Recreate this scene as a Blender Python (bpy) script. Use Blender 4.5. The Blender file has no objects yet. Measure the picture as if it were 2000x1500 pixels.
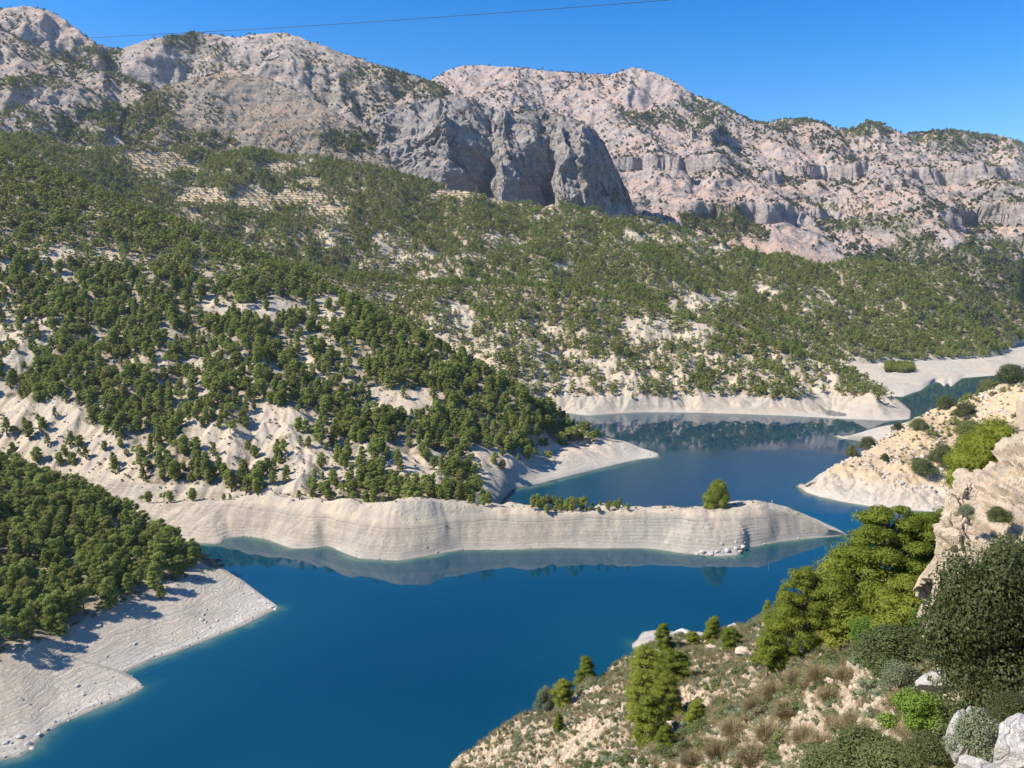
import bpy, math, random, time
import numpy as np
T0 = time.time()
# ------------------------------------------------------------------ camera, sky, sun, exposure
SC = bpy.context.scene
COL = SC.collection
FPX, CX, CY = 1511.0, 1000.0, 750.0          # focal length and centre in photograph pixels (2000 wide)
PITCH = math.radians(8.65)
EYE = np.array([0.0, 0.0, 200.0])            # the viewpoint stands 200 m above the lake
cam = bpy.data.cameras.new('camera'); camo = bpy.data.objects.new('camera', cam); COL.objects.link(camo)
camo.location = EYE; camo.rotation_euler = (math.pi/2 - PITCH, 0, 0)
cam.sensor_width = 36; cam.lens = 36*FPX/2000; cam.clip_start = 0.5; cam.clip_end = 60000
SC.camera = camo
SUN_AZ = math.radians(-102)                    # clockwise from +Y (straight ahead): the sun stands to the left
SUN_EL = math.radians(44)
w = bpy.data.worlds.new('World'); SC.world = w; w.use_nodes = True
wn = w.node_tree.nodes; wl = w.node_tree.links
bg = wn['Background']; sky = wn.new('ShaderNodeTexSky'); sky.sky_type = 'NISHITA'
sky.sun_disc = False; sky.sun_elevation = SUN_EL; sky.sun_rotation = SUN_AZ
sky.altitude = 600; sky.air_density = 1.0; sky.dust_density = 0.25; sky.ozone_density = 3.0
hsv = wn.new('ShaderNodeHueSaturation'); hsv.inputs['Hue'].default_value = .508; hsv.inputs['Saturation'].default_value = 1.5
wl.new(sky.outputs[0], hsv.inputs['Color']); wl.new(hsv.outputs[0], bg.inputs[0]); bg.inputs[1].default_value = 0.118
sl = bpy.data.lights.new('sun', 'SUN'); sl.energy = 5.0; sl.angle = math.radians(0.55); sl.color = (1, .925, .80)
so = bpy.data.objects.new('sun', sl); COL.objects.link(so)
so.rotation_euler = (math.pi/2 - SUN_EL, 0, -SUN_AZ + math.pi)
SC.view_settings.view_transform = 'Standard'; SC.view_settings.look = 'None'
SC.view_settings.exposure = 0.70; SC.view_settings.gamma = 1; SC.view_settings.use_curve_mapping = False
SC.cycles.max_bounces = 5; SC.cycles.diffuse_bounces = 2; SC.cycles.glossy_bounces = 2
SC.cycles.transparent_max_bounces = 6; SC.cycles.use_denoising = True

# ------------------------------------------------------------------ helpers
cp, sp = math.cos(PITCH), math.sin(PITCH)
def ray(px, py):
    a = (np.asarray(px, float)-CX)/FPX; b = (np.asarray(py, float)-CY)/FPX
    return a, cp - b*sp, -sp - b*cp
def P(px, py, Y):                              # a sighting at distance Y -> (s = x/Y, Y, z)
    a, dy, dz = ray(px, py); return (float(a/dy), float(Y), float(200+Y*dz/dy))
def Z(px, py, z=0.0):                          # a sighting of something at height z
    a, dy, dz = ray(px, py); return (float(a/dy), float((z-200)*dy/dz), float(z))
def proj(X, Yv, Zv):
    D = Yv*cp + (200-Zv)*sp; V = Yv*sp - (200-Zv)*cp
    return CX + FPX*X/D, CY - FPX*V/D
def PL(*pts): return [P(*p) for p in pts]
def ZL(z, *pts): return [Z(p[0], p[1], p[2] if len(p) > 2 else z) for p in pts]
def off(line, dY, dz): return [(s, Y+dY, z+dz) for s, Y, z in line]
def sstep(a, b, x):
    t = np.clip((x-a)/(b-a), 0, 1); return t*t*(3-2*t)
def hash2(ix, iy, k=0):
    h = (ix.astype(np.int64)*374761393 + iy.astype(np.int64)*668265263 + k*1274126177) & 0xffffffff
    h = ((h ^ (h >> 13))*1274126177) & 0xffffffff
    h = ((h ^ (h >> 16))*2246822519) & 0xffffffff
    return ((h ^ (h >> 15)) & 0xffffff)/float(0x1000000)
def vnoise(x, y, k=0):
    ix = np.floor(x); iy = np.floor(y); fx = x-ix; fy = y-iy
    fx = fx*fx*fx*(fx*(fx*6-15)+10); fy = fy*fy*fy*(fy*(fy*6-15)+10)
    ix = ix.astype(np.int64); iy = iy.astype(np.int64)
    a = hash2(ix, iy, k); b = hash2(ix+1, iy, k); c = hash2(ix, iy+1, k); d = hash2(ix+1, iy+1, k)
    return (a*(1-fx)+b*fx)*(1-fy)+(c*(1-fx)+d*fx)*fy
def fbm(x, y, n=4, k=0, g=0.5):
    t = 0; a = 1; m = 0
    for i in range(n):
        t = t + a*(vnoise(x*2**i+17.3*i, y*2**i-9.1*i, k+i)*2-1); m += a; a *= g
    return t/m
def gullies(x, y, gx, gy, scale, amp, n=4, k=0, gain=0.5):
    """erosion relief: stripes that run down the slope, each octave following the last"""
    h = np.zeros_like(x); gx = gx.copy(); gy = gy.copy()
    for o in range(n):
        gl = np.sqrt(gx*gx+gy*gy)+1e-6; ax = -gy/gl; ay = gx/gl
        fade = sstep(0.02, 0.3, gl)
        u = x/scale; v = y/scale; iu = np.floor(u); iv = np.floor(v)
        C = np.zeros_like(x); S = np.zeros_like(x); W = np.full_like(x, 1e-6)
        for di in (-1, 0, 1, 2):
            for dj in (-1, 0, 1, 2):
                ci = (iu+di).astype(np.int64); cj = (iv+dj).astype(np.int64)
                rx = u-(ci-0.5+hash2(ci, cj, k+o*7)); ry = v-(cj-0.5+hash2(ci, cj, k+o*7+3))
                wg = np.maximum(0, np.exp(-2*(rx*rx+ry*ry))-0.012)
                ph = (rx*ax+ry*ay)*4.4
                C += wg*np.cos(ph); S += wg*np.sin(ph); W += wg
        C /= W; S /= W
        h += amp*C*fade
        gx -= amp*fade*S*ax*4.4/scale; gy -= amp*fade*S*ay*4.4/scale
        scale *= 0.5; amp *= gain
    return h
def gsm(a, sg, ax):
    if sg <= 0: return a
    r = int(3*sg)+1; kx = np.exp(-0.5*(np.arange(-r, r+1)/sg)**2); kx /= kx.sum()
    pad = [(0, 0)]*a.ndim; pad[ax] = (r, r); b = np.pad(a, pad, mode='edge')
    out = np.zeros_like(a)
    for i in range(2*r+1):
        sl_ = [slice(None)]*a.ndim; sl_[ax] = slice(i, i+a.shape[ax]); out += kx[i]*b[tuple(sl_)]
    return out
def tag(o, label=None, cat=None, group=None, kind=None):
    if label: o['label'] = label
    if cat: o['category'] = cat
    if group: o['group'] = group
    if kind: o['kind'] = kind
    return o
def np_mesh(name, V, F, smooth=False, mat=None, attrs=None):
    """V (n,3), F (m,4) or (m,3)"""
    me = bpy.data.meshes.new(name); k = F.shape[1]
    me.vertices.add(len(V)); me.vertices.foreach_set('co', np.ascontiguousarray(V, np.float32).ravel())
    me.loops.add(F.size); me.loops.foreach_set('vertex_index', np.ascontiguousarray(F, np.int32).ravel())
    me.polygons.add(len(F)); me.polygons.foreach_set('loop_start', np.arange(0, F.size, k, dtype=np.int32))
    me.polygons.foreach_set('use_smooth', np.full(len(F), smooth))
    me.update(calc_edges=True)
    for nme, a in (attrs or {}).items():
        at = me.attributes.new(nme, 'FLOAT', 'POINT'); at.data.foreach_set('value', np.ascontiguousarray(a, np.float32).ravel())
    for m in (mat if isinstance(mat, (list, tuple)) else [mat]): 
        if m: me.materials.append(m)
    return me
def link(name, me, parent=None):
    o = bpy.data.objects.new(name, me); COL.objects.link(o)
    if parent: o.parent = parent
    return o
def empty(name, loc=(0, 0, 0)):
    o = bpy.data.objects.new(name, None); COL.objects.link(o); o.location = loc; o.empty_display_size = .3; return o

# ------------------------------------------------------------------ materials
def nodes_of(name):
    m = bpy.data.materials.new(name); m.use_nodes = True; nt = m.node_tree
    b = nt.nodes['Principled BSDF']; b.inputs['Specular IOR Level'].default_value = 0.25
    return m, nt, b
class N:
    """tiny node-writing helper"""
    def __init__(s, nt): s.nt = nt
    def n(s, t, **kw):
        x = s.nt.nodes.new(t)
        for k_, v in kw.items(): setattr(x, k_, v)
        return x
    def put(s, sock, v):
        if isinstance(v, bpy.types.NodeSocket): s.nt.links.new(v, sock)
        elif isinstance(v, (tuple, list)) and len(v) == 3 and sock.type == 'RGBA': sock.default_value = (*v, 1)
        else: sock.default_value = v
    def m(s, op, a, b=0.0, c=0.0, clamp=False):
        x = s.n('ShaderNodeMath', operation=op, use_clamp=clamp)
        for i, v in enumerate((a, b, c)): s.put(x.inputs[i], v)
        return x.outputs[0]
    def mix(s, f, a, b, mode='MIX'):
        x = s.n('ShaderNodeMix', data_type='RGBA', blend_type=mode)
        s.put(x.inputs[0], f); s.put(x.inputs[6], a); s.put(x.inputs[7], b); return x.outputs[2]
    def noise(s, sc, det=4, rough=0.55, vec=None, dist=0.0, out=0):
        x = s.n('ShaderNodeTexNoise'); x.inputs['Scale'].default_value = sc; x.inputs['Detail'].default_value = det
        x.inputs['Roughness'].default_value = rough; x.inputs['Distortion'].default_value = dist
        if vec is not None: s.nt.links.new(vec, x.inputs['Vector'])
        return x.outputs[out]
    def ramp(s, v, lo, hi):
        x = s.n('ShaderNodeMapRange', interpolation_type='SMOOTHSTEP'); s.put(x.inputs[0], v)
        s.put(x.inputs[1], lo); s.put(x.inputs[2], hi); return x.outputs[0]
    def attr(s, nm): return s.n('ShaderNodeAttribute', attribute_name=nm).outputs['Fac']
    def bump(s, h, strength, dist, nrm=None):
        x = s.n('ShaderNodeBump'); x.inputs['Strength'].default_value = strength; x.inputs['Distance'].default_value = dist
        s.nt.links.new(h, x.inputs['Height'])
        if nrm is not None: s.nt.links.new(nrm, x.inputs['Normal'])
        return x.outputs[0]

def hill_material(name, sc=1.0, warm=(1, 1, 1)):
    """marl hillside: bleached draw-down belt below, pale earth, brown litter under the trees"""
    m, nt, b = nodes_of(name); q = N(nt)
    geo = q.n('ShaderNodeNewGeometry'); pos = geo.outputs['Position']
    sep = q.n('ShaderNodeSeparateXYZ'); nt.links.new(pos, sep.inputs[0]); z = sep.outputs[2]
    big = q.noise(0.012*sc, 5, .6, pos); mid = q.noise(0.09*sc, 6, .65, pos); fine = q.noise(0.7*sc, 5, .7, pos)
    grit = q.noise(2.5*sc, 3, .7, pos)
    marl = q.mix(q.ramp(big, .35, .65), (.50, .41, .30), (.42, .365, .29))
    marl = q.mix(q.ramp(mid, .45, .72), marl, (.54, .43, .29))
    marl = q.mix(q.ramp(fine, .55, .75), marl, (.30, .25, .19))
    litter = q.mix(q.ramp(fine, .35, .65), (.24, .185, .13), (.42, .345, .25))
    litter = q.mix(q.ramp(mid, .5, .62), litter, (.12, .12, .065))
    forest = q.attr('forest')
    fmask = q.ramp(q.m('ADD', forest, q.m('MULTIPLY', q.m('SUBTRACT', mid, .5), 1.3)), .25, .8)
    col = q.mix(fmask, marl, litter)
    # draw-down belt
    wob = q.m('MULTIPLY', q.m('SUBTRACT', mid, .5), 9.0)
    zz = q.m('ADD', z, wob); rt = q.attr('beltz')
    ring = q.m('SUBTRACT', 1.0, q.ramp(q.m('SUBTRACT', zz, rt), -3.0, 2.0))
    lines_h = q.m('ADD', z, q.m('MULTIPLY', q.noise(.03*sc, 4, .6, pos), 5.0))
    vec = q.n('ShaderNodeCombineXYZ'); nt.links.new(lines_h, vec.inputs[2])
    band = q.n('ShaderNodeTexNoise', noise_dimensions='1D'); nt.links.new(q.m('MULTIPLY', lines_h, .85), band.inputs['W'])
    band.inputs['Detail'].default_value = 6; band.inputs['Roughness'].default_value = .75
    bd = band.outputs[0]
    rc = q.mix(q.ramp(bd, .38, .62), (.40, .355, .285), (.57, .51, .42))
    rc = q.mix(q.m('MULTIPLY', q.ramp(big, .4, .6), .6), rc, (.56, .46, .34)); rc = q.mix(q.m('MULTIPLY', q.ramp(q.noise(.045*sc, 6, .7, pos, .8), .52, .66), .5), rc, (.40, .345, .27))
    rc = q.mix(q.m('MULTIPLY', q.ramp(fine, .6, .8), .55), rc, (.26, .24, .21))
    lowz = q.m('SUBTRACT', 1.0, q.ramp(zz, -2.0, 5.0))
    rc = q.mix(q.m('MULTIPLY', lowz, .55), rc, (.64, .60, .53))
    wet = q.m('SUBTRACT', 1.0, q.ramp(q.m('ADD', z, q.m('MULTIPLY', grit, .5)), .25, .9))
    rc = q.mix(q.m('MULTIPLY', wet, .8), rc, (.22, .20, .15))
    col = q.mix(1.0, col, (*warm,), 'MULTIPLY')
    col = q.mix(ring, col, rc)
    # orchard terraces
    orch = q.attr('orchard')
    soil = q.mix(q.ramp(mid, .4, .6), (.58, .40, .23), (.54, .43, .30))
    fz_ = q.m('FRACT', q.m('DIVIDE', z, 7.0)); bank = q.m('MULTIPLY', q.ramp(fz_, .50, .62), q.m('SUBTRACT', 1.0, q.ramp(fz_, .9, .99)))
    soil = q.mix(q.m('MULTIPLY', bank, .75), soil, (.17, .165, .10))      # grassy banks between the terraces
    col = q.mix(orch, col, soil)
    b.inputs['Roughness'].default_value = .95; nt.links.new(col, b.inputs['Base Color'])
    h = q.m('ADD', q.m('MULTIPLY', mid, 2.2), q.m('MULTIPLY', fine, .8))
    h = q.m('ADD', h, q.m('MULTIPLY', q.m('MULTIPLY', bd, ring), 1.3))
    nt.links.new(q.bump(h, .9, 1.0/sc), b.inputs['Normal'])
    return m
def mountain_material(name, tint=(1, 1, 1), sc=1.0):
    m, nt, b = nodes_of(name); q = N(nt)
    geo = q.n('ShaderNodeNewGeometry'); pos = geo.outputs['Position']; 
    sepn = q.n('ShaderNodeSeparateXYZ'); nt.links.new(geo.outputs['True Normal'], sepn.inputs[0]); nz = sepn.outputs[2]
    big = q.noise(.0022*sc, 5, .6, pos); mid = q.noise(.014*sc, 6, .68, pos, .4); fine = q.noise(.07*sc, 6, .75, pos)
    cs = q.n('ShaderNodeMapping'); nt.links.new(pos, cs.inputs[0]); cs.inputs['Scale'].default_value = (.8, .8, 3.2)
    strat = q.noise(.011*sc, 6, .7, cs.outputs[0], .6)
    scree = q.mix(q.ramp(big, .4, .62), (.52, .40, .315), (.46, .395, .34))
    scree = q.mix(q.ramp(mid, .5, .66), scree, (.56, .42, .32))
    rock = q.mix(q.ramp(strat, .35, .65), (.27, .255, .245), (.45, .425, .40)); rock = q.mix(q.m('MULTIPLY', q.ramp(fine, .52, .7), .3), rock, (.17, .165, .16))
    rock = q.mix(q.m('MULTIPLY', q.ramp(mid, .58, .72), .6), rock, (.52, .37, .26))
    steep = q.ramp(q.m('ADD', nz, q.m('MULTIPLY', q.m('SUBTRACT', fine, .5), .5)), .62, .84)
    col = q.mix(steep, rock, scree)
    scr = q.ramp(q.m('ADD', q.attr('forest'), q.m('MULTIPLY', q.m('SUBTRACT', fine, .5), 2.2)), .45, .75)
    col = q.mix(q.m('MULTIPLY', scr, .42), col, (.13, .14, .085))
    dots = q.n('ShaderNodeTexVoronoi'); dots.inputs['Scale'].default_value = .085*sc; nt.links.new(pos, dots.inputs['Vector'])
    dm = q.m('MULTIPLY', q.m('LESS_THAN', dots.outputs['Distance'], .30), q.ramp(mid, .42, .55))
    col = q.mix(q.m('MULTIPLY', dm, .42), col, (.12, .125, .08))
    col = q.mix(1.0, col, (*tint,), 'MULTIPLY')
    b.inputs['Roughness'].default_value = 1; nt.links.new(col, b.inputs['Base Color'])
    h = q.m('ADD', q.m('MULTIPLY', strat, 26.0), q.m('ADD', q.m('MULTIPLY', fine, 20.0), q.m('ADD', q.m('MULTIPLY', mid, 14.0), q.m('MULTIPLY', q.noise(.22*sc, 4, .7, pos), 7.0))))
    nt.links.new(q.bump(h, .8, 1.0), b.inputs['Normal'])
    return m
def foliage_material(name, c1, c2, transl=.25, dry=None, rough=.7, spec=.25):
    m, nt, b = nodes_of(name); q = N(nt)
    rnd = q.n('ShaderNodeObjectInfo').outputs['Random']
    tc = q.n('ShaderNodeTexCoord').outputs['Object']
    nz = q.noise(5.0, 3, .6, tc); f = q.m('ADD', q.m('MULTIPLY', rnd, .75), q.m('MULTIPLY', nz, .55))
    col = q.mix(q.ramp(f, .15, 1.1), c1, c2)
    if dry: col = q.mix(q.m('MULTIPLY', q.ramp(q.m('FRACT', q.m('MULTIPLY', rnd, 7.31)), .72, .98), .6), col, dry)
    b.inputs['Roughness'].default_value = rough; b.inputs['Specular IOR Level'].default_value = spec; nt.links.new(col, b.inputs['Base Color'])
    tr = q.n('ShaderNodeBsdfTranslucent'); nt.links.new(q.mix(.5, col, (.30, .34, .05)), tr.inputs[0])
    mx = q.n('ShaderNodeMixShader'); mx.inputs[0].default_value = transl
    nt.links.new(b.outputs[0], mx.inputs[1]); nt.links.new(tr.outputs[0], mx.inputs[2])
    nt.links.new(mx.outputs[0], nt.nodes['Material Output'].inputs[0]); return m
def simple(name, c1, c2, scale=4, rough=.9, bump=.4, dist=.02):
    m, nt, b = nodes_of(name); q = N(nt); tc = q.n('ShaderNodeTexCoord').outputs['Object']
    n1 = q.noise(scale, 6, .65, tc); nt.links.new(q.mix(q.ramp(n1, .35, .65), c1, c2), b.inputs['Base Color'])
    b.inputs['Roughness'].default_value = rough; nt.links.new(q.bump(n1, bump, dist), b.inputs['Normal']); return m
def rock_material(name, c1, c2, c3, dark=(.16, .13, .10)):
    m, nt, b = nodes_of(name); q = N(nt)
    pos = q.n('ShaderNodeNewGeometry').outputs['Position']
    a = q.noise(.5, 6, .65, pos, .5); d = q.noise(3.2, 6, .75, pos); e = q.noise(14, 4, .7, pos)
    vo = q.n('ShaderNodeTexVoronoi', feature='DISTANCE_TO_EDGE'); vo.inputs['Scale'].default_value = 1.1
    wv = q.n('ShaderNodeVectorMath', operation='ADD'); nt.links.new(pos, wv.inputs[0])
    nn = q.n('ShaderNodeTexNoise'); nn.inputs['Scale'].default_value = 1.5; nt.links.new(pos, nn.inputs['Vector']); nt.links.new(nn.outputs['Color'], wv.inputs[1])
    nt.links.new(wv.outputs[0], vo.inputs['Vector'])
    crack = q.m('SUBTRACT', 1.0, q.ramp(vo.outputs[0], .0, .035))
    col = q.mix(q.ramp(a, .4, .62), c1, c2); col = q.mix(q.ramp(d, .5, .68), col, c3)
    col = q.mix(q.m('MULTIPLY', q.ramp(e, .58, .72), .5), col, dark)
    col = q.mix(q.m('MULTIPLY', q.m('MULTIPLY', crack, q.ramp(a, .5, .6)), .35), col, dark)
    nt.links.new(col, b.inputs['Base Color']); b.inputs['Roughness'].default_value = .95
    h = q.m('ADD', q.m('MULTIPLY', d, .5), q.m('ADD', q.m('MULTIPLY', e, .12), q.m('MULTIPLY', crack, -.06)))
    nt.links.new(q.bump(h, .9, .35), b.inputs['Normal']); return m

M_hill = hill_material('marl_hillside')
M_mtnL = mountain_material('limestone_left', (1.20, 1.10, 1.01))
M_knoll = mountain_material('scrubby_knoll', (1.0, .92, .80), 1.6)
M_mtnR = mountain_material('limestone_far', (1.15, 1.05, 1.02))
M_cliff = mountain_material('cliff_limestone', (.98, .96, .95), 1.3)
M_pine = foliage_material('pine_needles', (.165, .215, .045), (.305, .350, .088), .45, (.20, .16, .05))
M_pineN = foliage_material('pine_needles_bright', (.120, .155, .015), (.220, .245, .032), .35)
M_pineD = foliage_material('pine_needles_dark', (.03, .055, .018), (.075, .10, .03), .2)
M_oak = foliage_material('holm_oak_leaves', (.050, .065, .020), (.115, .135, .045), .25, None, .6, .3)
M_scrub = foliage_material('scrub_leaves', (.07, .095, .03), (.14, .155, .055), .15, (.2, .16, .1))
M_mscrub = foliage_material('mountain_scrub', (.045, .065, .032), (.085, .10, .05), .15)
M_olive = foliage_material('orchard_leaves', (.07, .10, .045), (.12, .14, .07), .15)
M_lime = foliage_material('fresh_leaves', (.09, .17, .02), (.17, .26, .04), .35)
M_grey = foliage_material('grey_green_leaves', (.12, .15, .08), (.20, .23, .14), .2)
M_dry = foliage_material('dry_stems', (.22, .17, .09), (.36, .29, .17), .15)
M_twig = simple('twigs', (.12, .09, .07), (.22, .18, .14), 8)
M_bark = simple('pine_bark', (.10, .07, .05), (.24, .19, .15), 9, .95, .6, .03)
M_rock = rock_material('warm_limestone', (.50, .415, .31), (.43, .36, .28), (.52, .36, .22))
M_rockg = rock_material('grey_limestone', (.48, .45, .42), (.38, .36, .34), (.58, .54, .49))
M_stone = rock_material('bleached_stone', (.42, .39, .34), (.55, .52, .47), (.30, .27, .23))

# ------------------------------------------------------------------ terrain sheets
SHEETS = {}
class Sheet: pass
def loft(name, lines, ncol, rows, mat, s0=None, s1=None, tip0=0.0, tip1=0.0, ss=2.0, ts=.22, relief=None, extra=None, masks=None, crest=None):
    """lines: contour polylines from near to far, each a list of (s, Y, z); rows: mesh rows between neighbours"""
    lo = min(min(p[0] for p in l) for l in lines) if s0 is None else s0
    hi = max(max(p[0] for p in l) for l in lines) if s1 is None else s1
    S = np.linspace(lo, hi, ncol); Ys = []; Zs = []
    for l in lines:
        l = sorted(l); a = np.array(l); Yv = np.interp(S, a[:, 0], a[:, 1]); Zv = np.interp(S, a[:, 0], a[:, 2])
        if tip0: Zv = Zv - np.maximum(0, a[0, 0]-S)*Yv*tip0
        if tip1: Zv = Zv - np.maximum(0, S-a[-1, 0])*Yv*tip1
        Ys.append(gsm(Yv, ss, 0)); Zs.append(gsm(Zv, ss, 0))
    Ys = np.array(Ys); Zs = np.array(Zs)
    Ys = np.maximum.accumulate(Ys + np.arange(len(lines))[:, None]*.02, 0)
    T = np.concatenate([np.linspace(i, i+1, r, endpoint=False) for i, r in enumerate(rows)] + [[len(rows)]])
    i0 = np.minimum(T.astype(int), len(lines)-2); f = (T-i0)[:, None]
    Yg = Ys[i0]*(1-f)+Ys[i0+1]*f; Zg = Zs[i0]*(1-f)+Zs[i0+1]*f
    k = ts*np.mean(rows)
    Yg = gsm(Yg, k, 0); Zg = gsm(Zg, k, 0)
    X = S[None, :]*Yg; tt = np.repeat(T[:, None], ncol, 1)
    if relief is not None:
        dS = np.gradient(S)[None, :]
        zr = np.gradient(Zg, axis=0); yr = np.gradient(Yg, axis=0); zc = np.gradient(Zg, axis=1); yc = np.gradient(Yg, axis=1)
        xr = np.gradient(X, axis=0); xc = np.gradient(X, axis=1); det = xr*yc - xc*yr
        det = np.where(np.abs(det) < 1e-6, 1e-6, det)
        gx = (zr*yc - zc*yr)/det; gy = (xr*zc - xc*zr)/det
        Zg = Zg + relief(X, Yg, Zg, np.clip(gx, -2, 2), np.clip(gy, -2, 2), tt)
    if crest is not None:                     # bring the skyline back to the heights it was sighted at
        want = (Zs[crest]-200)/Ys[crest]
        for sg in (14, 6, 3):
            e = ((Zg-200)/Yg).max(0); d = gsm(want-e, sg, 0); Zg = Zg + d[None]*Yg*sstep(crest-1.0, crest-.25, T)[:, None]
    Zg = np.maximum(Zg, -60+.01*(X-np.floor(X)))
    h = Sheet(); h.X, h.Y, h.Z, h.T, h.S = X, Yg, Zg, tt, S
    h.px, h.py = proj(X, Yg, Zg)
    dz = np.gradient(Zg, axis=0)/(np.abs(np.gradient(Yg, axis=0))+.01); h.N0z = 1/np.sqrt(1+dz*dz)
    h.attrs = {k2: v(h) for k2, v in (masks or {}).items()}
    if extra: extra(h, locals().get('Zg')); h.px, h.py = proj(h.X, h.Y, h.Z)
    R, Cn = Zg.shape; idx = np.arange(R*Cn).reshape(R, Cn)
    F = np.stack([idx[:-1, :-1], idx[:-1, 1:], idx[1:, 1:], idx[1:, :-1]], -1).reshape(-1, 4)
    V = np.stack([h.X, h.Y, h.Z], -1).reshape(-1, 3)
    at = {'forest': np.zeros_like(h.X), 'orchard': np.zeros_like(h.X), 'beltz': np.full_like(h.X, 20.0)}; at.update(h.attrs)
    o = link(name, np_mesh(name, V, F, True, mat, at)); tag(o, kind='structure'); h.o = o
    # normals for planting
    a = V.reshape(R, Cn, 3); du = np.gradient(a, axis=1); dv = np.gradient(a, axis=0); nn = np.cross(du, dv)
    h.area = np.linalg.norm(nn, axis=-1); h.N = nn/(h.area[..., None]+1e-9); h.P = a
    SHEETS[name] = h; return h
def blobs(px, py, base, L, wob=.35, k=5, ns=60.0):
    """density in the picture: base value overridden by soft ellipses (cx, cy, rx, ry, value)"""
    v = np.full(px.shape, float(base)) if np.isscalar(base) else base.copy()
    n1 = fbm(px/ns, py/ns*1.4, 3, k)*wob*2
    for cx, cy, rx, ry, val in L:
        d = np.sqrt(((px-cx)/rx)**2+((py-cy)/ry)**2) + n1
        m = 1-sstep(.75, 1.15, d); v = v*(1-m)+val*m
    return v

def crag(amp, sc, k, zs=1.6):
    # push faces in and out by blocks so that walls break up
    def f(h, _z):
        n = fbm(h.X/sc, h.Z*zs/sc+h.Y/sc*.35, 5, k, .6); m = sstep(.1, .9, h.T)*sstep(.0, .15, 1-h.N0z)*(1-.6*np.exp(-((h.T-2.6)/.5)**2))
        h.Y = h.Y+n*amp*m; h.X = h.X+fbm(h.X/sc+9, h.Z*zs/sc+h.Y/sc*.35, 4, k+7, .6)*amp*.6*m
    return f
# ---- main ridge, front bench and spit
shoreC = ZL(0, (-350,1052),(0,1052),(300,1052),(390,1062),(428,1063),(445,1050),(480,1047),(520,1053),(570,1072),(610,1072),(640,1066),(665,1078),(700,1092),(780,1096),(835,1086),(900,1074),(1000,1074),(1080,1070),(1150,1071),(1250,1071),(1290,1074),(1330,1081),(1400,1087),(1445,1084),(1458,1071),(1520,1058),(1580,1051),(1645,1046))
crestC = PL((-350,960,640),(0,965,640),(280,985,598),(400,978,585),(520,968,578),(620,975,563),(700,985,546),(780,983,541),(820,980,543),(900,985,548),(1000,988,551),(1100,1000,548),(1180,995,552),(1250,999,552),(1330,995,552),(1400,987,552),(1460,984,554),(1510,992,556),(1560,1008,559),(1605,1028,556),(1645,1045,553))
def reliefC1(X, Y, Zv, gx, gy, t):
    m = sstep(0, 9, Zv); r = (gullies(X, Y, gx, gy, 70, 1.8, 5, 3, .55) + gullies(X, Y, gx, gy, 17, .55, 3, 15, .6))*m
    zz = Zv + r + fbm(X/16, Y/16, 5, 8)*1.3*sstep(-1, 5, Zv) + fbm(X/38, Y/90, 3, 12)*3.4*sstep(4, 26, Zv) - .4*m; st = 1.5+.5*np.floor(fbm(X/150, Y/150, 1, 4)+1); q = (np.floor(zz/st)+sstep(.3, .9, zz/st-np.floor(zz/st)))*st
    return (zz-Zv) + (q-zz)*.30*sstep(.3, 2, Zv)*(1-sstep(18, 24, Zv))*sstep(-.25, .35, fbm(X/35, Y/35, 3, 14)) + fbm(X/60, Y/60, 2, 3)*.8*(1-m)
bench = loft('spit', [off(shoreC, -70, -40), off(shoreC, -14, -7), shoreC,
    crestC, off(crestC, 26, -5), off(crestC, 60, -26), off(crestC, 110, -60)], 760, [3, 10, 90, 22, 16, 4],
    M_hill, s1=.47, tip1=.55, ss=2.2, ts=.1, relief=reliefC1)

# ---- main ridge with the long tree-covered crest and its lobe
footD = lambda *pts: ZL(0, *pts)
c_base = PL((-350,985,660),(0,985,655),(280,992,604),(400,986,592),(520,976,585),(620,983,570),(700,993,553),(780,991,548),(850,990,551),(930,993,555)) + ZL(0, (1000,957),(1060,947),(1080,942),(1120,932),(1180,917),(1240,902),(1287,893))
c_top = PL((-350,770,800),(0,775,770),(150,775,745),(230,820,710),(300,835,700),(420,790,715),(500,790,715),(600,850,685),(700,880,665),(850,905,650),(950,925,652)) + ZL(12, (1000,913,16),(1080,880,12),(1150,852,17),(1220,864,8),(1250,878,2.6),(1284,889.5,.8))
c_mid = PL((-350,560,960),(0,570,930),(150,590,915),(350,620,900),(500,640,890),(600,690,850),(700,730,810),(850,790,770),(950,830,770),(1020,840,770),(1060,842,795)) + ZL(12, (1100,846,21),(1152,852,18),(1220,864,8.5),(1250,878,3),(1284,889.3,1))
c_crest = PL((-350,180,1300),(0,290,1250),(150,350,1220),(300,415,1180),(450,475,1130),(600,537,1060),(750,617,980),(900,695,890),(1020,770,830),(1090,812,850)) + off(ZL(12, (1155,853,18),(1220,865,8),(1250,878.5,2.4),(1284,889.5,.6)), 12, 0)
def reliefC2(X, Y, Zv, gx, gy, t):
    m = sstep(0, 20, Zv); c = 1 - .75*np.exp(-((t-5)/.35)**2)
    bad = 1 - .55*sstep(3.1, 4.2, t)
    r = gullies(X+fbm(X/90, Y/90, 2, 5)*18, Y, gx, gy, 95, 9.0, 5, 11, .52)*m*c*bad
    return r - 3*m*c + fbm(X/45, Y/45, 4, 21)*2.0*m*c + fbm(X/9, Y/9, 3, 22)*.5*m
def beltC2(h): return 20 - 10.5*sstep(960, 1080, h.px)
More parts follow.
